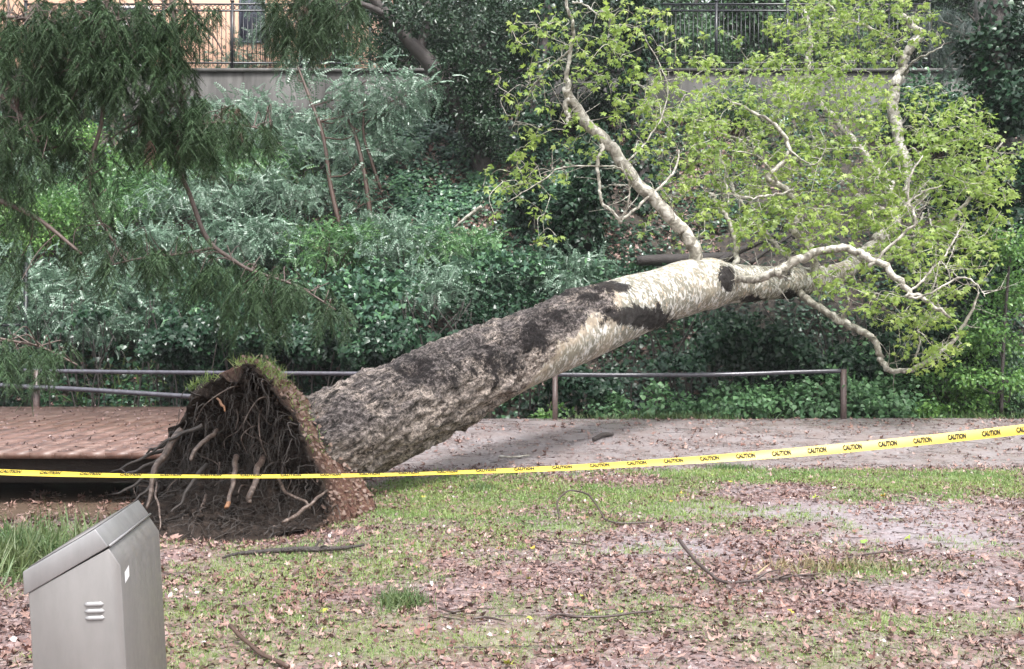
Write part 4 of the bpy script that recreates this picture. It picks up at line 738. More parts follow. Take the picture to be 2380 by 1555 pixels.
# loose twigs too many to count
n = 1500; x, y = sample(n, 5.3, 19.5, .8); k = (notcreek(x, y) > .5) & bin_free(x, y); x, y = x[k], y[k]; mb = MB()
for a, b_ in zip(x, y):
    L = rng.uniform(.05, .32); an = rng.uniform(-.7, .7) + (rng.random() < .2) * 1.2; u = np.linspace(-.5, .5, 4) * L; xx = a + u * math.cos(an) + rng.normal(size=4) * .012; yy = b_ + u * math.sin(an)
    mb.tube(np.stack([xx, yy, terr(xx, yy) + .006 + rng.random() * .006], -1), np.linspace(1, .5, 4) * rng.uniform(.0015, .0045), 4, cap=False)
tag(mb.build('twig_litter', M['twig'], None, True), 'thin dark broken twigs strewn among the fallen leaves', 'twigs', None, 'stuff')
def stick(pxs, rads, lab, mat='twig', lift=.02, sub=(), zf=None):
    rows = []
    for q_ in pxs:
        D = CAMH * F / (q_[1] - CY)
        for _ in range(8): D = (CAMH - terr(PX(q_[0], D), D) - lift) * F / (q_[1] - CY)
        rows.append((q_[0], q_[1], float(D)))
    pts, r = limb(rows, rads, 6); pts[:, 2] = terr(pts[:, 0], pts[:, 1]) + np.maximum(lift * .4, r * .7) + .018 + (np.interp(np.linspace(0, 1, len(pts)), np.linspace(0, 1, len(zf)), zf) if zf else 0)
    mb = MB().tube(pts, r, 8, jit=.2)
    for u, dx, dy, dz, rr_ in sub:
        a = pts[int(u * (len(pts) - 1))]; mb.tube(crom([a, a + np.array((dx * .5, dy * .4, dz * .6 + .02)), a + np.array((dx, dy, dz))], 3), np.linspace(rr_, rr_ * .4, 7), 5)
    return tag(mb.build('fallen_stick', M[mat], None, True), lab, 'stick', 'sticks lying on the ground')
stick([(518, 1298), (570, 1288), (640, 1284), (700, 1281), (745, 1281), (790, 1277), (846, 1268)], [3, 5, 6.5, 7, 6.5, 5, 3], 'thick black stick lying just below the root plate', 'darkbark', sub=((.62, .06, .05, .06, .012), (.66, .1, -.03, .02, .01)))
stick([(1578, 1296), (1610, 1320), (1650, 1343), (1690, 1357), (1745, 1352), (1800, 1348), (1850, 1340), (1905, 1336)], [4.5, 4.5, 4, 3.5, 3, 3, 2.5, 2], 'long crooked dark stick in the leaves at right', sub=((.6, .2, .1, .05, .008), (.75, .12, -.1, .03, .006)), zf=[.13, .06, .01, 0, 0, 0, 0])
stick([(535, 1478), (570, 1500), (610, 1525), (670, 1553)], [5, 5, 5, 6], 'reddish brown stick at the bottom beside the bin', 'stem', zf=[.05, .02, 0, 0])
stick([(1270, 1440), (1300, 1430), (1340, 1436), (1400, 1436), (1470, 1427), (1530, 1420)], [3, 3.5, 3.5, 3, 2.5, 2], 'wavy dark stick in the middle foreground leaves')
stick([(1020, 1415), (1050, 1424), (1080, 1420)], [2.5, 2.5, 2], 'short dark stick right of the low green tuft'); stick([(1100, 1440), (1130, 1437), (1175, 1446)], [2.5, 3, 2], 'short bent stick under the middle foreground')
stick([(1300, 1205), (1296, 1190), (1325, 1178), (1370, 1186), (1405, 1212), (1450, 1218), (1520, 1215)], [2, 2, 2, 2, 2, 2, 1.6], 'thin arching twig on the grass below the tape', zf=[0, .1, .16, .14, .02, 0, 0], sub=((.8, .15, .05, .1, .005), (.7, .1, .05, .12, .004)))
stick([(1250, 1255), (1310, 1262), (1390, 1272)], [1.6, 1.6, 1.2], 'thin straight dark twig on grey mud'); stick([(1960, 1300), (2010, 1290), (2070, 1284), (2140, 1275)], [2, 2, 2, 1.5], 'thin stick near the right edge on grey mud')
stick([(2105, 970), (2130, 962), (2155, 958), (2168, 966), (2160, 975)], [2.2, 2.5, 2.6, 2.4, 2], 'bare pale bent twig at the far edge of the path', 'limb', zf=[.02, .08, .12, .08, 0]); stick([(1160, 1062), (1190, 1064), (1230, 1060)], [2.5, 2.5, 2], 'pale broken branch piece on the path near the trunk', 'limb')
stick([(1330, 1088), (1370, 1081), (1440, 1078)], [2, 2, 1.5], 'thin dark twig on the path above the tape'); stick([(1380, 1040), (1400, 1036), (1424, 1034)], [5, 6, 4], 'dark flake of bark lying on the path', 'darkbark')

# ---------------------------------------------------------------- plants
def leaf_cloud(cent, rad, n, tpls, s0, s1, clumps=30, droop=.2, tight=.26, outw=.6, upw=.8):
    """leaf positions in clumps over an ellipsoid; returns mesh builder"""
    cent = np.asarray(cent, float); rad = np.asarray(rad, float); u = norm(rnd(clumps)) * (rng.random(clumps) ** .45)[:, None]; u[:, 2] = np.where(u[:, 2] < -.3, u[:, 2] * .6, u[:, 2])
    w = rng.uniform(.5, 1.5, clumps); k = rng.choice(clumps, n, p=w / w.sum()); q = u[k] + rnd(n, tight) * rng.uniform(.5, 1.1, clumps)[k][:, None]
    pos = cent + q * rad; outv = norm(q); d = outv * outw + rnd(n, .6) - UP * droop; nr = UP * upw + outv * .5 + rnd(n, .45)
    return pos, frame(d, nr), s0 + (s1 - s0) * rng.random(n), cent + u * rad
def bush(px, D, ht, rx, kind, label, n=None, name='shrub', cat='shrub', group=None, ry=None, stems=9, zoff=0, stemmat='stem'):
    K = {'pin': (T_PIN, 'pin', .2, .38, 430), 'pinb': (T_PIN, 'pinb', .18, .34, 430), 'bright': (T_OVAL, 'bright', .05, .11, 2600), 'ivy': (T_IVY, 'ivy', .06, .12, 2600), 'ivyb': (T_IVY, 'ivyb', .06, .15, 1700), 'nettle': (T_HEART, 'nettle', .05, .12, 2200), 'dark': (T_SMALL, 'dark', .07, .13, 3200), 'mid': (T_SMALL, 'mid', .07, .12, 3000)}[kind]
    x = PX(px, D); z = float(terr(x, D)) + zoff; t = thing(name, label, cat, (x, D, z), group); n = n or int(K[4] * ht * rx)
    pos, Mx, sc, cc = leaf_cloud((x, D, z + ht * .58), (rx, ry or rx * .8, ht * .46), n, K[0], K[2], K[3], clumps=int(10 + 9 * rx * ht))
    k = pos[:, 2] > terr(pos[:, 0], pos[:, 1]) - .02; pos, Mx, sc = pos[k], Mx[k], sc[k]
    scatter_multi(K[0], pos, Mx, sc).build('foliage', M[K[1]], t); mb = MB()
    for c in cc[:stems]:
        b0 = np.array((x, D, z - .1)) + rnd(1, .12)[0] * np.array((1, 1, 0)); seg = crom([b0, (b0 + c) / 2 + rnd(1, .12)[0] + np.array((0, 0, .15 * ht)), c], 4); mb.tube(seg, np.linspace(.016, .005, len(seg)), 5)
    mb.build('stems', M[stemmat], t, True); return t
SH = [(195, 31.1, 1.3, .7, 'pin', 'silvery feathery shrub against the left wall behind the conifer branches'), (600, 30.2, 1.15, 1.6, 'pin', 'silvery feathery shrub under the stained wall left of the sapling'), (470, 30.4, .6, 1.0, 'pinb', 'green feathery shrub below the wall behind the hanging conifer tip'),
      (680, 29.2, 1.0, 1.3, 'pin', 'silvery shrub on the upper slope left of the thin red stems'), (545, 28.4, 1.2, 1.5, 'pinb', 'bright green leafy shrub in the middle of the left slope'), (330, 28.9, 1.1, 1.3, 'bright', 'fresh green bush below the wall at left'), (140, 29.2, 1.2, 1.2, 'bright', 'yellow green bush at far left under the wall'),
      (50, 28, 1.7, 1.3, 'pin', 'grey green shrub at the left edge of the slope'), (430, 27.4, 1.4, 1.5, 'pin', 'silvery shrub behind the bare hanging conifer branch'), (690, 27.6, 1.1, 1.3, 'pin', 'silvery shrub left of the long red stem on the slope'), (830, 29.2, 1.0, 1.2, 'pin', 'low silvery shrub at the foot of the sapling stems'),
      (235, 27, 1.6, 1.5, 'pinb', 'green feathery shrub on the left slope behind conifer twigs'), (570, 26, 1.4, 1.5, 'pin', 'silvery feathery shrub right of the conifer twig end'), (80, 26, 1.8, 1.5, 'bright', 'mid green bush low on the left slope'), (370, 25.4, 1.6, 1.4, 'pin', 'grey green shrub above the ivy thicket at left'),
      (770, 25.6, 1.2, 1.3, 'pinb', 'bright green shrub at the base of the long red stem'), (930, 26.2, 1.2, 1.4, 'pin', 'silvery shrub in the middle slope below the ivy carpet'), (1080, 26, 1.0, 1.3, 'pinb', 'deep green leafy shrub low in the middle slope'), (1010, 24.6, 1.3, 1.5, 'pin', 'grey green shrub mound above the trunk at its middle'),
      (230, 23.6, 1.9, 1.4, 'pin', 'silvery shrub just behind the left railing'), (50, 23.4, 2.2, 1.3, 'pin', 'grey green shrub behind the railing at the left edge'), (480, 23.6, 1.9, 1.4, 'ivyb', 'dark glossy ivy bush behind the root plate railing'), (650, 23.6, 1.7, 1.3, 'ivyb', 'glossy ivy bush right behind the torn root plate top'),
      (830, 23.4, 1.9, 1.4, 'ivyb', 'large leaved ivy bush above the rail end near the trunk'), (1170, 25, 1.3, 1.3, 'ivyb', 'ivy bush with pale glossy leaves above the middle of the trunk'), (1330, 25, 1.2, 1.2, 'pin', 'grey green bush above the trunk below the ivy stump'), (1480, 24.6, 1.2, 1.0, 'ivyb', 'pale glossy ivy bush touching the trunk top left of the big limb'),
      (1180, 23.2, 1.7, 1.3, 'ivy', 'dark ivy bush behind the upper side of the trunk'), (1900, 20.95, 1.15, .9, 'nettle', 'nettle like green bush behind the last railing span'), (1730, 21.0, 1.0, .8, 'nettle', 'soft green weedy bush behind the middle of the right rail'), (2060, 21.0, 1.2, .9, 'nettle', 'leafy green bush right of the rusty end post'),
      (1560, 20.9, .8, .6, 'nettle', 'small weedy bush left under the right rail'), (1420, 20.85, .6, .45, 'nettle', 'low weed clump beside the rail post at the trunk'), (2200, 21.2, 1.3, .9, 'bright', 'yellow green bush at the right path edge'), (2330, 21.8, 1.8, 1.0, 'mid', 'mid green shrub behind the small right tree'), (2120, 22.4, 2.0, 1.1, 'dark', 'dark bush under the low fallen limb at right'), (1290, 20.9, .5, .5, 'bright', 'small bright weed clump at the railing post by the trunk'),
      (2010, 22.0, 1.7, .9, 'nettle', 'tall weedy bush under the bent lower limb'), (1700, 31, 1.2, 1.4, 'mid', 'mid green bush below the right retaining wall'), (2200, 30, 2.2, 1.6, 'ivyb', 'broad ivy heap at the right end of the wall'), (1380, 30.6, 1.4, 1.3, 'dark', 'dark bush between the ivy trunks below the wall')]
for a in SH: bush(*a, group='shrubs on the creek slope')

# ivy carpet and litter on the slope
def slope_cover(n, dens, tpls, s0, s1, mat, name, label, lift0, lift1, cat='ground cover', ylo=22.2):
    y = rng.uniform(ylo, 31.9, n); x = (rng.uniform(-150, 2530, n) - CX) / F * y; k = rng.random(n) < dens(x, y); x, y = x[k], y[k]; n = len(x); nr = slope_n(x, y) + rnd(n, .4) + UP * .4
    tag(scatter_multi(tpls, np.stack([x, y, terr(x, y) + rng.uniform(lift0, lift1, n)], -1), frame(np.cross(nr, rnd(n)), nr), rng.uniform(s0, s1, n)).build(name, M[mat]), label, cat, None, 'stuff')
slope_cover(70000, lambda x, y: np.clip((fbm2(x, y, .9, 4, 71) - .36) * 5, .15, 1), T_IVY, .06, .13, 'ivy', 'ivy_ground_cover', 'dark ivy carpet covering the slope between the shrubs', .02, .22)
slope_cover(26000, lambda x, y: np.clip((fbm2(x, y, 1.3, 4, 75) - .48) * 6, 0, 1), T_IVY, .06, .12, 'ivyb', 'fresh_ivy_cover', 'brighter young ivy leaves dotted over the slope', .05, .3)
slope_cover(9000, lambda x, y: np.clip((fbm2(x, y, .7, 3, 73) - .42) * 4, .1, 1), T_DEAD, .06, .14, 'litter', 'slope_litter', 'brown dead leaves on the bare patches of the slope', .01, .06)
slope_cover(16000, lambda x, y: np.clip((x < -4.5) * (fbm2(x, y, .7, 3, 77) - .35) * 3, 0, 1), [(v * np.array((1, 1, 1)), f) for v, f in T_BLADE], .2, .5, 'tall', 'slope_grass', 'lush green grass between shrubs on the left slope', .0, .02)
ctr = lambda x, y: np.exp(-((to_px(x, y)[0] - 1110) / 260) ** 4) * (y > 25.4)
n = 60000; y = rng.uniform(25.4, 31.9, n); x = (rng.uniform(820, 1400, n) - CX) / F * y; k = rng.random(n) < np.clip((fbm2(x, y, 1.5, 4, 101) - .42) * 5, .05, 1); x, y = x[k], y[k]; n = len(x); nr = slope_n(x, y) * .7 + rnd(n, .35) + np.array((0, -.25, .5))
tag(scatter_multi(T_IVY, np.stack([x, y, terr(x, y) + rng.uniform(.03, .25, n)], -1), frame(np.cross(nr, rnd(n)), nr), rng.uniform(.07, .14, n)).build('glossy_ivy_carpet', M['ivyb']), 'glossy wet ivy carpet on the open middle of the slope', 'ground cover', None, 'stuff')
n = 9000; y = rng.uniform(25, 31.9, n); x = (rng.uniform(820, 1700, n) - CX) / F * y; k = fbm2(x, y, 1.5, 4, 101) < .5; x, y = x[k], y[k]; n = len(x); nr = slope_n(x, y) + rnd(n, .4)
tag(scatter_multi(T_DEAD, np.stack([x, y, terr(x, y) + rng.uniform(.01, .06, n)], -1), frame(np.cross(nr, rnd(n)), nr), rng.uniform(.06, .14, n)).build('middle_slope_litter', M['litter']), 'pinkish dead leaves between the ivy on the middle slope', 'leaves', None, 'stuff')
# dark thicket behind the railing: canopy of ivy with a hollow under it
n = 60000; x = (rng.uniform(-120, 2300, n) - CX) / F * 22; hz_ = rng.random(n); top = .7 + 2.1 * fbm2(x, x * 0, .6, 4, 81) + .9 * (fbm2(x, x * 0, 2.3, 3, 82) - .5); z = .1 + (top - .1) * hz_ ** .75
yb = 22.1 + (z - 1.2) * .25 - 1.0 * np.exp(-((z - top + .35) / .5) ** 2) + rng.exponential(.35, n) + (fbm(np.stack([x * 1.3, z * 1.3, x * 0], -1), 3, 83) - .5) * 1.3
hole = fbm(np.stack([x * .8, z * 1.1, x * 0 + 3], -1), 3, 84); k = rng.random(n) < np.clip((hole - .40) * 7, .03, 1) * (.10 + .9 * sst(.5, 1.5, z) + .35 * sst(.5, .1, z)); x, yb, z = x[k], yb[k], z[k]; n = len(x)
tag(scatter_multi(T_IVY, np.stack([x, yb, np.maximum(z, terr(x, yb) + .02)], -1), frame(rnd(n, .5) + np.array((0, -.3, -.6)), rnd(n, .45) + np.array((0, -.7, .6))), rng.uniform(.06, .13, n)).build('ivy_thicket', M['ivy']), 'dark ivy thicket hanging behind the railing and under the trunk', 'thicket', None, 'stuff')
mb = MB()
for _ in range(170):
    a = PX(rng.uniform(0, 2100), 22); y0 = rng.uniform(21.6, 23); z0 = float(terr(a, y0)); seg = crom([(a, y0, z0), (a + rng.normal() * .12, y0 - .1, z0 + .9), (a + rng.normal() * .3, y0 - .2, z0 + 1.9)], 4); mb.tube(seg, np.linspace(.022, .008, len(seg)) * rng.uniform(.5, 1.4), 5)
tag(mb.build('thicket_stems', M['darkbark'], None, True), 'thin upright stems inside the dark thicket behind the rail', 'stems', None, 'stuff')

def tree(name, label, rows, rads, blobs, kind, nper, cat='tree', mat='darkbark', extra=(), s=None, group=None, ivy=0):
    """rows: trunk polyline (px,py,D); blobs: crown clumps (px,py,D,rx,ry,weight)"""
    K = {'dark': (T_SMALL, 'dark', .09, .16), 'mid': (T_SMALL, 'mid', .1, .17), 'ivy': (T_IVY, 'ivy', .08, .15), 'ivyb': (T_IVY, 'ivyb', .09, .16), 'pin': (T_PIN, 'pin', .26, .46), 'oval': (T_OVAL, 'mid', .08, .15), 'bright': (T_OVAL, 'bright', .07, .13)}[kind]
    pts, r = limb(rows, rads, 6); t = thing(name, label, cat, pts[0], group); mb = MB().tube(pts, r, 12, jit=.12); mb.build('trunk', M[mat], t, True)
    for e in extra:
        p2, r2 = limb(e[0], e[1], 6); MB().tube(p2, r2, 9, jit=.1).build('limb', M[mat], t, True)
    allp = [[], [], []]; bb = MB()
    for px, py, D, rx, ry, w in blobs:
        c = P(px, py, D); n = int(nper * w); pos, Mx, sc, cc = leaf_cloud(c, (rx * D / F, .9 * min(rx, ry) * D / F + .3, ry * D / F), n, K[0], *(s or K[2:4]), clumps=int(14 + 10 * w))
        allp[0].append(pos); allp[1].append(Mx); allp[2].append(sc); dz = pts[:, 2] - c[2]; i = np.argmin(np.sum((pts - c) ** 2, 1) + 3 * np.maximum(0, dz + .5) ** 2); th_ = min(.035, r[i] * .5); mid = pts[i] * .55 + c * .45 + np.array((0, 0, -.1)) + rnd(1, .1)[0]
        seg = crom([pts[i], mid, c], 4); bb.tube(seg, np.linspace(th_, th_ * .5, len(seg)), 5, cap=False)
        for q in cc[:6]: seg = crom([mid * .3 + c * .7, (c + q) / 2 + rnd(1, .1)[0], q], 3); bb.tube(seg, np.linspace(th_ * .4, .004, len(seg)), 4, cap=False)
    if blobs:
        scatter_multi(K[0], np.concatenate(allp[0]), np.concatenate(allp[1]), np.concatenate(allp[2])).build('crown', M[K[1]], t); bb.build('branches', M[mat], t, True)
    if ivy:
        i = rng.integers(0, len(pts), ivy); th = rng.uniform(0, 6.28, ivy); tt, aa, b2 = frames(pts); o = np.cos(th)[:, None] * aa[i] + np.sin(th)[:, None] * b2[i]
        pos = pts[i] + o * (r[i] * 1.05 + rng.exponential(.12, ivy))[:, None] + rnd(ivy, .05) + tt[i] * rng.uniform(-.2, .2, ivy)[:, None]
        scatter_multi(T_IVY, pos, frame(rnd(ivy, .4) - UP * .6, o + UP * .4 + rnd(ivy, .3)), rng.uniform(.07, .14, ivy)).build('ivy_leaves', M['ivy'], t)
    return t
# feathery sapling
tree('feathery_sapling', 'slim sapling with silvery feathery crown and reddish stems', [(832, 650, 26.6), (795, 540, 26.6), (768, 430, 26.7), (752, 320, 26.8), (715, 215, 27), (690, 150, 27.1)], [6, 5.5, 5, 4.5, 3.5, 2],
     [(850, 190, 27, 75, 70, 1), (930, 230, 27, 80, 55, 1), (790, 250, 27, 60, 50, .6), (1000, 200, 27, 45, 35, .4), (870, 270, 27, 90, 50, .8), (690, 170, 27.4, 50, 35, .35), (830, 380, 27, 60, 50, .35), (850, 470, 26.8, 55, 40, .3)], 'pin', 150, 'sapling', 'stem',
     extra=[([(866, 600, 26.8), (858, 480, 26.8), (842, 380, 26.9), (820, 300, 27), (780, 230, 27)], [6, 5.5, 5, 4, 3]), ([(885, 440, 27), (862, 370, 27), (845, 310, 27), (848, 220, 27)], [4, 3.5, 3, 2])])
tree('leaning_tree', 'dark tree leaning left with wet bare trunk at top centre', [(1135, 430, 29), (1100, 320, 29), (1050, 230, 29), (1000, 150, 28.9), (950, 95, 28.8), (905, 40, 28.7), (850, -20, 28.6), (760, -90, 28.5)], [22, 22, 20, 18, 15, 12, 10, 8],
     [(1010, 60, 29.6, 80, 70, 1), (1120, 110, 29.4, 90, 90, 1.3), (900, 110, 29.6, 60, 60, .6), (1200, 60, 29.6, 100, 80, 1.2), (1090, 240, 29, 90, 60, 1), (1180, 200, 29.2, 80, 80, 1), (1000, 240, 29.4, 50, 40, .4), (1280, 130, 29.6, 80, 90, 1), (860, 20, 29.3, 70, 50, .6), (1130, 330, 28.8, 70, 60, .6), (1350, 60, 30, 90, 80, 1), (1400, 180, 30, 70, 90, .8), (1060, 180, 28.4, 70, 60, .7), (960, 40, 28.2, 60, 50, .4), (1110, 290, 28.3, 60, 60, .6)], 'dark', 1700,
     extra=[([(975, 120, 28.9), (990, 60, 29), (995, 0, 29.1), (1000, -80, 29.2)], [11, 10, 8, 6]), ([(915, 50, 28.7), (880, 25, 28.6), (830, 5, 28.5)], [10, 8, 6])])
tree('ivy_covered_tree', 'slender dark trunk hung with ivy left of the big bare limb', [(1235, 560, 27.2), (1228, 440, 27.3), (1238, 300, 27.4), (1262, 150, 27.6), (1275, 0, 27.8), (1280, -80, 27.9)], [20, 17, 15, 14, 13, 12], [(1215, 470, 26.9, 45, 60, .5), (1235, 330, 27, 40, 60, .4)], 'ivy', 1200, ivy=2600)
tree('ivy_covered_tree', 'stout ivy smothered stump behind the drooping pale branch', [(1345, 570, 25.6), (1352, 500, 25.8), (1370, 430, 26), (1382, 350, 26.3), (1388, 310, 26.4)], [34, 32, 28, 20, 12], [(1335, 470, 25.6, 55, 60, .9), (1390, 400, 26, 45, 50, .6), (1300, 540, 25.5, 40, 40, .4)], 'ivy', 1700, ivy=2600)
tree('ivy_covered_tree', 'tall ivy wrapped trunk at the left end of the right iron fence', [(1500, 500, 28), (1490, 380, 28.4), (1478, 250, 28.8), (1475, 120, 29), (1480, 0, 29.2), (1482, -90, 29.3)], [19, 18, 17, 17, 16, 15], [(1475, 60, 28.9, 45, 70, .7), (1470, 200, 28.8, 35, 60, .5)], 'ivy', 1400, ivy=2800)
tree('ivy_covered_tree', 'huge ivy draped tree at the right edge behind the crown', [(2330, 700, 24), (2325, 500, 24.2), (2320, 300, 24.4), (2320, 100, 24.6), (2320, -120, 24.8)], [36, 34, 30, 28, 24], [(2300, 560, 23.6, 90, 90, 1.4), (2330, 420, 23.8, 80, 90, 1.4), (2240, 460, 24.4, 90, 80, 1), (2340, 260, 24, 80, 90, 1.3), (2250, 300, 24.6, 80, 70, 1), (2330, 120, 24.6, 90, 80, 1.2), (2240, 640, 23.4, 90, 70, 1), (2370, 620, 23.2, 60, 100, 1)], 'ivy', 1500, ivy=1500)
tree('young_tree', 'slim dark stemmed young tree at the right path edge', [(2327, 962, 20.5), (2330, 860, 20.5), (2336, 740, 20.5), (2345, 620, 20.5), (2352, 520, 20.5)], [4.5, 4, 3.5, 3, 2], [(2300, 800, 20.9, 80, 55, .7), (2345, 680, 20.9, 80, 70, .9), (2340, 570, 20.5, 70, 60, .8), (2270, 760, 20.5, 60, 50, .5), (2350, 880, 20.4, 60, 35, .4), (2250, 870, 20.6, 60, 40, .4)], 'bright', 1500, 'tree', 'darkbark', s=(.05, .1))
# pine with long drooping needles
t = thing('pine_tree', 'grey green pine with long drooping needle tufts at top right', 'tree', P(2290, 330, 27.5)); pts, r = limb([(2290, 420, 27.8), (2285, 250, 27.8), (2280, 100, 27.8), (2275, -100, 27.8)], [18, 16, 14, 11]); MB().tube(pts, r, 10).build('trunk', M['darkbark'], t, True)
tp_ = np.array([P(a, b_, 26.6 + rng.random()) for a, b_ in ((2185, 70), (2215, 100), (2240, 60), (2205, 130), (2190, 165), (2255, 130), (2275, 165), (2230, 170), (2170, 110), (2300, 100), (2250, 30), (2310, 40), (2160, 40), (2340, 140), (2200, 30))]); n = len(tp_)
bb = MB()
for q in tp_: seg = crom([pts[len(pts) // 2] + rnd(1, .2)[0] + UP * .6, (q + pts[len(pts) // 2]) / 2 + UP * .5, q], 4); bb.tube(seg, np.linspace(.035, .012, len(seg)), 5)
bb.build('branches', M['rwood'], t, True); tp3 = np.repeat(tp_, 3, 0) + rnd(3 * n, .1); n *= 3; scatter_multi(T_TUFT, tp3, frame(rnd(n) * np.array((1, 1, .2)), UP + rnd(n, .2)), rng.uniform(.35, .52, n)).build('needle_tufts', M['pine'], t)
# trees beyond the wall
for px, D, wpx, label, kd in ((-20, 44, 170, 'dark leafy tree beyond the far left end of the fence', 'dark'), (780, 37, 110, 'small leafy tree right of the peach house', 'mid'), (980, 39, 170, 'dark broad tree behind the leaning trunk', 'dark'), (1230, 38, 170, 'dark tree beyond the wall above the slope centre', 'dark'), (1450, 39, 150, 'dark tree just left of the ring topped fence', 'dark'),
                              (1620, 37.5, 130, 'mid green tree behind the left half of the ring topped fence', 'mid'), (1790, 38.5, 140, 'mid green tree behind the middle of the ring topped fence', 'oval'), (1960, 38, 150, 'mid green tree behind the white upper limbs', 'mid'), (2150, 38.5, 150, 'dark tree between white limbs and the pine', 'dark'), (2360, 38, 160, 'dark tree beyond the wall at the right edge', 'dark')):
    x = PX(px, D); zb = (CY - 0) ; tree('background_tree', label, [(px, 330, D), (px + 10, 150, D), (px - 5, 0, D), (px + 5, -250, D)], [14, 12, 10, 5], [(px - wpx * .3, 20, D - .5, wpx * .6, 110, 1.2), (px + wpx * .4, -20, D + .5, wpx * .6, 120, 1.2), (px, 120, D - .8, wpx * .65, 80, 1.1), (px, -160, D, wpx * .8, 120, 1.1)], kd, 1500, s=(.13, .24), group='trees beyond the wall')
for px, py, rx, lab in ((520, 110, 60, 'silvery shrub leaning over the fence by the peach house'), (650, 130, 55, 'silvery shrub over the wall top beside the dark window'), (590, 30, 60, 'pale leafed shrub crown before the house at the fence top')):
    c = P(px, py, 31.6); t = thing('wall_shrub', lab, 'shrub', (c[0], 32.7, 8.75), 'shrubs at the fence'); pos, Mx, sc, cc = leaf_cloud((c[0], 32.75, c[2]), (rx * 32 / F, .3, .6), 240, T_PIN, .22, .4, 16); scatter_multi(T_PIN, pos, Mx, sc).build('foliage', M['pin'], t); mb = MB()
    for q in cc[:8]: mb.tube(crom([(c[0], 32.7, 8.75), (c[0] * .5 + q[0] * .5, 32.7, (8.75 + q[2]) / 2), q], 3), .014, 5)
    mb.build('stems', M['stem'], t, True)
# dark logs and dead wood behind the trunk
def log(rows, rads, lab, mat='darkbark', cutm=None):
    pts, r = limb(rows, rads, 6); t = tag(MB().tube(pts, r, 10, jit=.15).build('dead_log', M[mat], None, True), lab, 'log'); return t
log([(1480, 606, 24.5), (1560, 604, 24.5), (1650, 600, 24.4), (1720, 596, 24.3)], [12, 14, 13, 12], 'dark fallen log on the slope behind the big limb base'); log([(1660, 615, 23.6), (1710, 588, 23.8), (1770, 560, 24), (1800, 545, 24.2)], [8, 8, 7, 5], 'black dead branch slanting up behind the trunk top')
log([(1745, 612, 23), (1780, 585, 23.3), (1850, 540, 23.8)], [5, 4, 3], 'thinner black dead branch right of the slanting one'); log([(1055, 530, 25.5), (1085, 505, 25.4), (1120, 480, 25.3)], [2, 4, 5], 'small grey broken branch sticking from the slope', 'limb')
t = thing('metal_post', 'slim dark metal post with crossbar among shrubs at far left', 'post', P(60, 800, 22.6)); a, c = P(60, 900, 22.6), P(60, 610, 22.6); MB().box((a[0] - .035, 22.57, -.4), (a[0] + .035, 22.63, c[2])).build('upright', M['iron'], t)
c = P(-80, 756, 22.6); MB().box((c[0], 22.58, c[2] - .03), (a[0] - .036, 22.62, c[2] + .03)).build('crossbar', M['iron'], t)

# ---------------------------------------------------------------- conifer whose branches hang into the upper left
rw = thing('conifer_tree', 'dark conifer with long drooping needle sprays hanging in at upper left', 'tree', (-6.6, 9.6, -.1))
MB().tube(crom([(-6.6, 9.6, -.2), (-6.55, 9.6, 3), (-6.6, 9.65, 7), (-6.6, 9.7, 13)], 5), np.linspace(.5, .2, 16), 16, jit=.08).build('trunk', M['rwood'], rw, True)
TK = lambda z: (CX - 6.6 / 9.6 * F, CY - (z - CAMH) / 9.6 * F, 9.6)
BR = [([TK(3.4), (-150, 400, 9.2), (0, 466, 9.0), (90, 510, 8.9), (190, 590, 8.8)], [14, 9, 7, 6, 3.5]), ([TK(6.2), (60, -330, 9.2), (240, -120, 9.1), (240, 50, 9.1), (232, 170, 9.1), (238, 270, 9.1), (212, 380, 9.1), (214, 470, 9.1), (262, 560, 9.1)], [14, 9, 8, 7, 6, 5.5, 5, 4, 3]),
      ([TK(7), (200, -420, 9.6), (390, -130, 9.6), (400, 0, 9.6), (412, 120, 9.6), (425, 250, 9.6), (412, 370, 9.6), (442, 455, 9.6), (482, 555, 9.6), (540, 603, 9.6), (592, 632, 9.6), (690, 665, 9.6), (780, 720, 9.6)], [14, 10, 9, 8.5, 8, 7, 6, 6, 6, 5, 4, 3, 2]),
      ([TK(7.6), (300, -600, 9.8), (560, -260, 9.8), (660, -60, 9.8), (720, 50, 9.8), (770, 90, 9.8)], [14, 10, 8, 6, 5, 3]), ([TK(2.3), (-200, 690, 8.2), (-40, 775, 8.0), (90, 805, 7.9), (180, 848, 7.8)], [10, 6, 4, 3, 2]), ([TK(4), (-120, 300, 9.5), (0, 350, 9.5), (100, 350, 9.5), (175, 325, 9.5)], [9, 5, 3, 2.5, 1.5]),
      ([TK(5), (-100, 60, 9.3), (20, 40, 9.3), (160, 60, 9.3), (320, 40, 9.3)], [11, 8, 6, 4, 3]), ([(425, 300, 9.6), (500, 285, 9.5), (560, 290, 9.5), (630, 305, 9.4)], [4, 3.5, 3, 2]), ([(425, 230, 9.6), (360, 270, 9.5), (290, 300, 9.4), (250, 330, 9.4)], [4, 3, 2.5, 2]), ([(500, 575, 9.6), (420, 590, 9.5), (330, 600, 9.4), (240, 620, 9.3)], [4, 3, 2.5, 2]), ([TK(4.4), (-150, 150, 9), (-30, 200, 8.9), (40, 260, 8.9), (90, 330, 8.9)], [9, 6, 5, 4, 3]), ([(400, 20, 9.6), (450, 40, 9.5), (500, 90, 9.5), (520, 130, 9.5)], [4, 3, 2.5, 2])]
bpts = []; brs = []
for rows, rads in BR:
    p_, r_ = limb(rows, rads, 7); bpts.append(p_); brs.append(MB().tube(p_, r_ * .9, 8, jit=.1).build('branch', M['rwood'], rw, True))
bpts = np.concatenate(bpts)
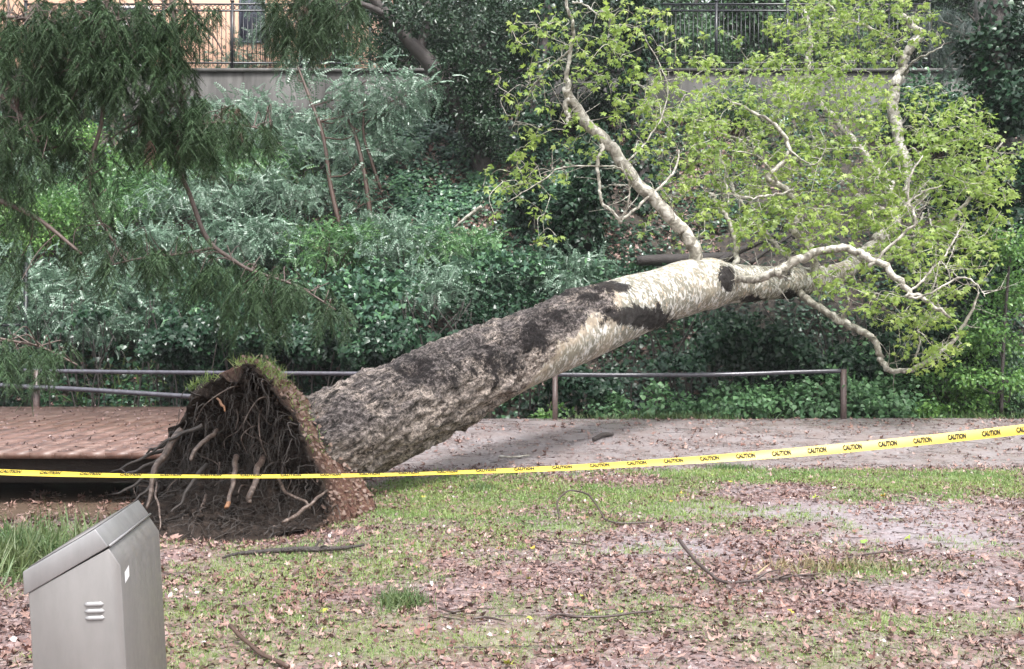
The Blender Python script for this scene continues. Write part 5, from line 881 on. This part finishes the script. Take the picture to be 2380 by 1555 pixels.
CL = [(50, 110, 9.2, 80, 90, 46), (170, 60, 9.2, 90, 70, 46), (290, 50, 9.3, 90, 70, 40), (390, 40, 9.5, 55, 60, 22), (470, 30, 9.5, 40, 30, 8), (50, 280, 9.1, 60, 90, 30), (20, 420, 9, 40, 90, 18), (180, 160, 9.2, 80, 50, 30), (280, 150, 9.2, 70, 50, 24), (120, 200, 9.3, 60, 60, 18), (400, 150, 9.6, 45, 60, 20), (405, 260, 9.6, 70, 45, 24), (320, 290, 9.5, 60, 35, 16), (490, 270, 9.5, 60, 30, 16), (580, 290, 9.5, 50, 20, 9), (440, 320, 9.6, 60, 40, 16), (690, 0, 9.8, 70, 50, 26), (790, 20, 9.8, 45, 40, 12), (700, 60, 9.8, 45, 30, 12), (220, 420, 9.1, 30, 80, 14),
      (230, 560, 9.2, 70, 45, 18), (320, 570, 9.4, 80, 40, 18), (420, 570, 9.5, 80, 45, 22), (510, 620, 9.6, 80, 40, 26), (620, 640, 9.6, 80, 35, 26), (710, 670, 9.6, 70, 35, 20), (770, 710, 9.6, 35, 25, 8), (580, 700, 9.6, 60, 30, 12), (20, 800, 7.9, 50, 30, 12), (110, 805, 7.9, 60, 14, 12), (130, 40, 9.6, 120, 60, 26), (260, 40, 9.7, 100, 50, 24), (80, 420, 9.4, 40, 60, 8), (30, 600, 9, 40, 60, 8), (150, 330, 9.5, 60, 30, 12)]
pos = []; sc = []; dirs = []; mb = MB()
for px, py, D, rx, ry, n in CL:
    n = int(n * (1.8 if py < 350 else 1.1))
    q = rng.uniform(-1, 1, (n, 3)); d_ = D + q[:, 2] * .45; pp = np.stack([(px + q[:, 0] * rx - CX) / F * d_, d_, CAMH + (CY - py - q[:, 1] * ry) / F * d_], -1)
    c = pp.mean(0); js = np.array([np.argmin(np.sum((bpts - (p_ * .6 + c * .4)) ** 2, 1) + rng.random(len(bpts)) * .05) for p_ in pp]); sj = bpts[js]; s = bpts[np.argmin(np.sum((bpts - c) ** 2, 1))]
    for p_, s in list(zip(pp, sj))[::3]:
        seg = crom([s, (s + p_) / 2 + rnd(1, .05)[0] + UP * .06, p_], 4); mb.tube(seg, np.linspace(.006, .0025, len(seg)), 4, cap=False)
    pos.append(pp); dirs.append(norm(pp - sj) * .8 + rnd(n, .5)); sc.append(rng.uniform(.24, .44, n) * (D / 9.4))
mb.build('twigs', M['rwood'], rw, True)
pos = np.concatenate(pos); dirs = np.concatenate(dirs); sc = np.concatenate(sc); dirs[:, 2] *= .15; dd_ = rng.random(len(pos)) < .03
Mx = frame(dirs, UP + rnd(len(pos), .12)); scatter_multi(T_RED, pos[~dd_], Mx[~dd_], sc[~dd_]).build('needle_sprays', M['red'], rw)
scatter_multi(T_RED, pos[dd_], Mx[dd_], sc[dd_] * .6).build('dead_sprays', M['redbr'], rw)

n = 26000; x = rng.uniform(-26, 30, n); y = rng.uniform(50, 62, n); nr = rnd(n) + np.array((0, -.6, .6))
tag(scatter_multi(T_SMALL, np.stack([x, y, terr(x, y) + rng.random(n) ** 1.5 * 5], -1), frame(rnd(n), nr), rng.uniform(.25, .6, n)).build('distant_wood', M['dark']), 'dark wooded mass far behind the wall and the fences', 'wood', None, 'stuff')
hz = bpy.data.materials.new('rain_haze'); hz.use_nodes = True; nt = hz.node_tree; nt.nodes.clear(); out = nt.nodes.new('ShaderNodeOutputMaterial'); pv = nt.nodes.new('ShaderNodeVolumePrincipled')
pv.inputs['Color'].default_value = (.93, .96, 1, 1); pv.inputs['Density'].default_value = .00035; nt.links.new(pv.outputs[0], out.inputs['Volume'])
o = MB().box((-121, -31, -3), (121, 301, 23.5)).build('haze', hz); o['kind'] = 'stuff'; o['label'] = 'thin veil of rain haze over the slope'; o.display_type = 'WIRE'
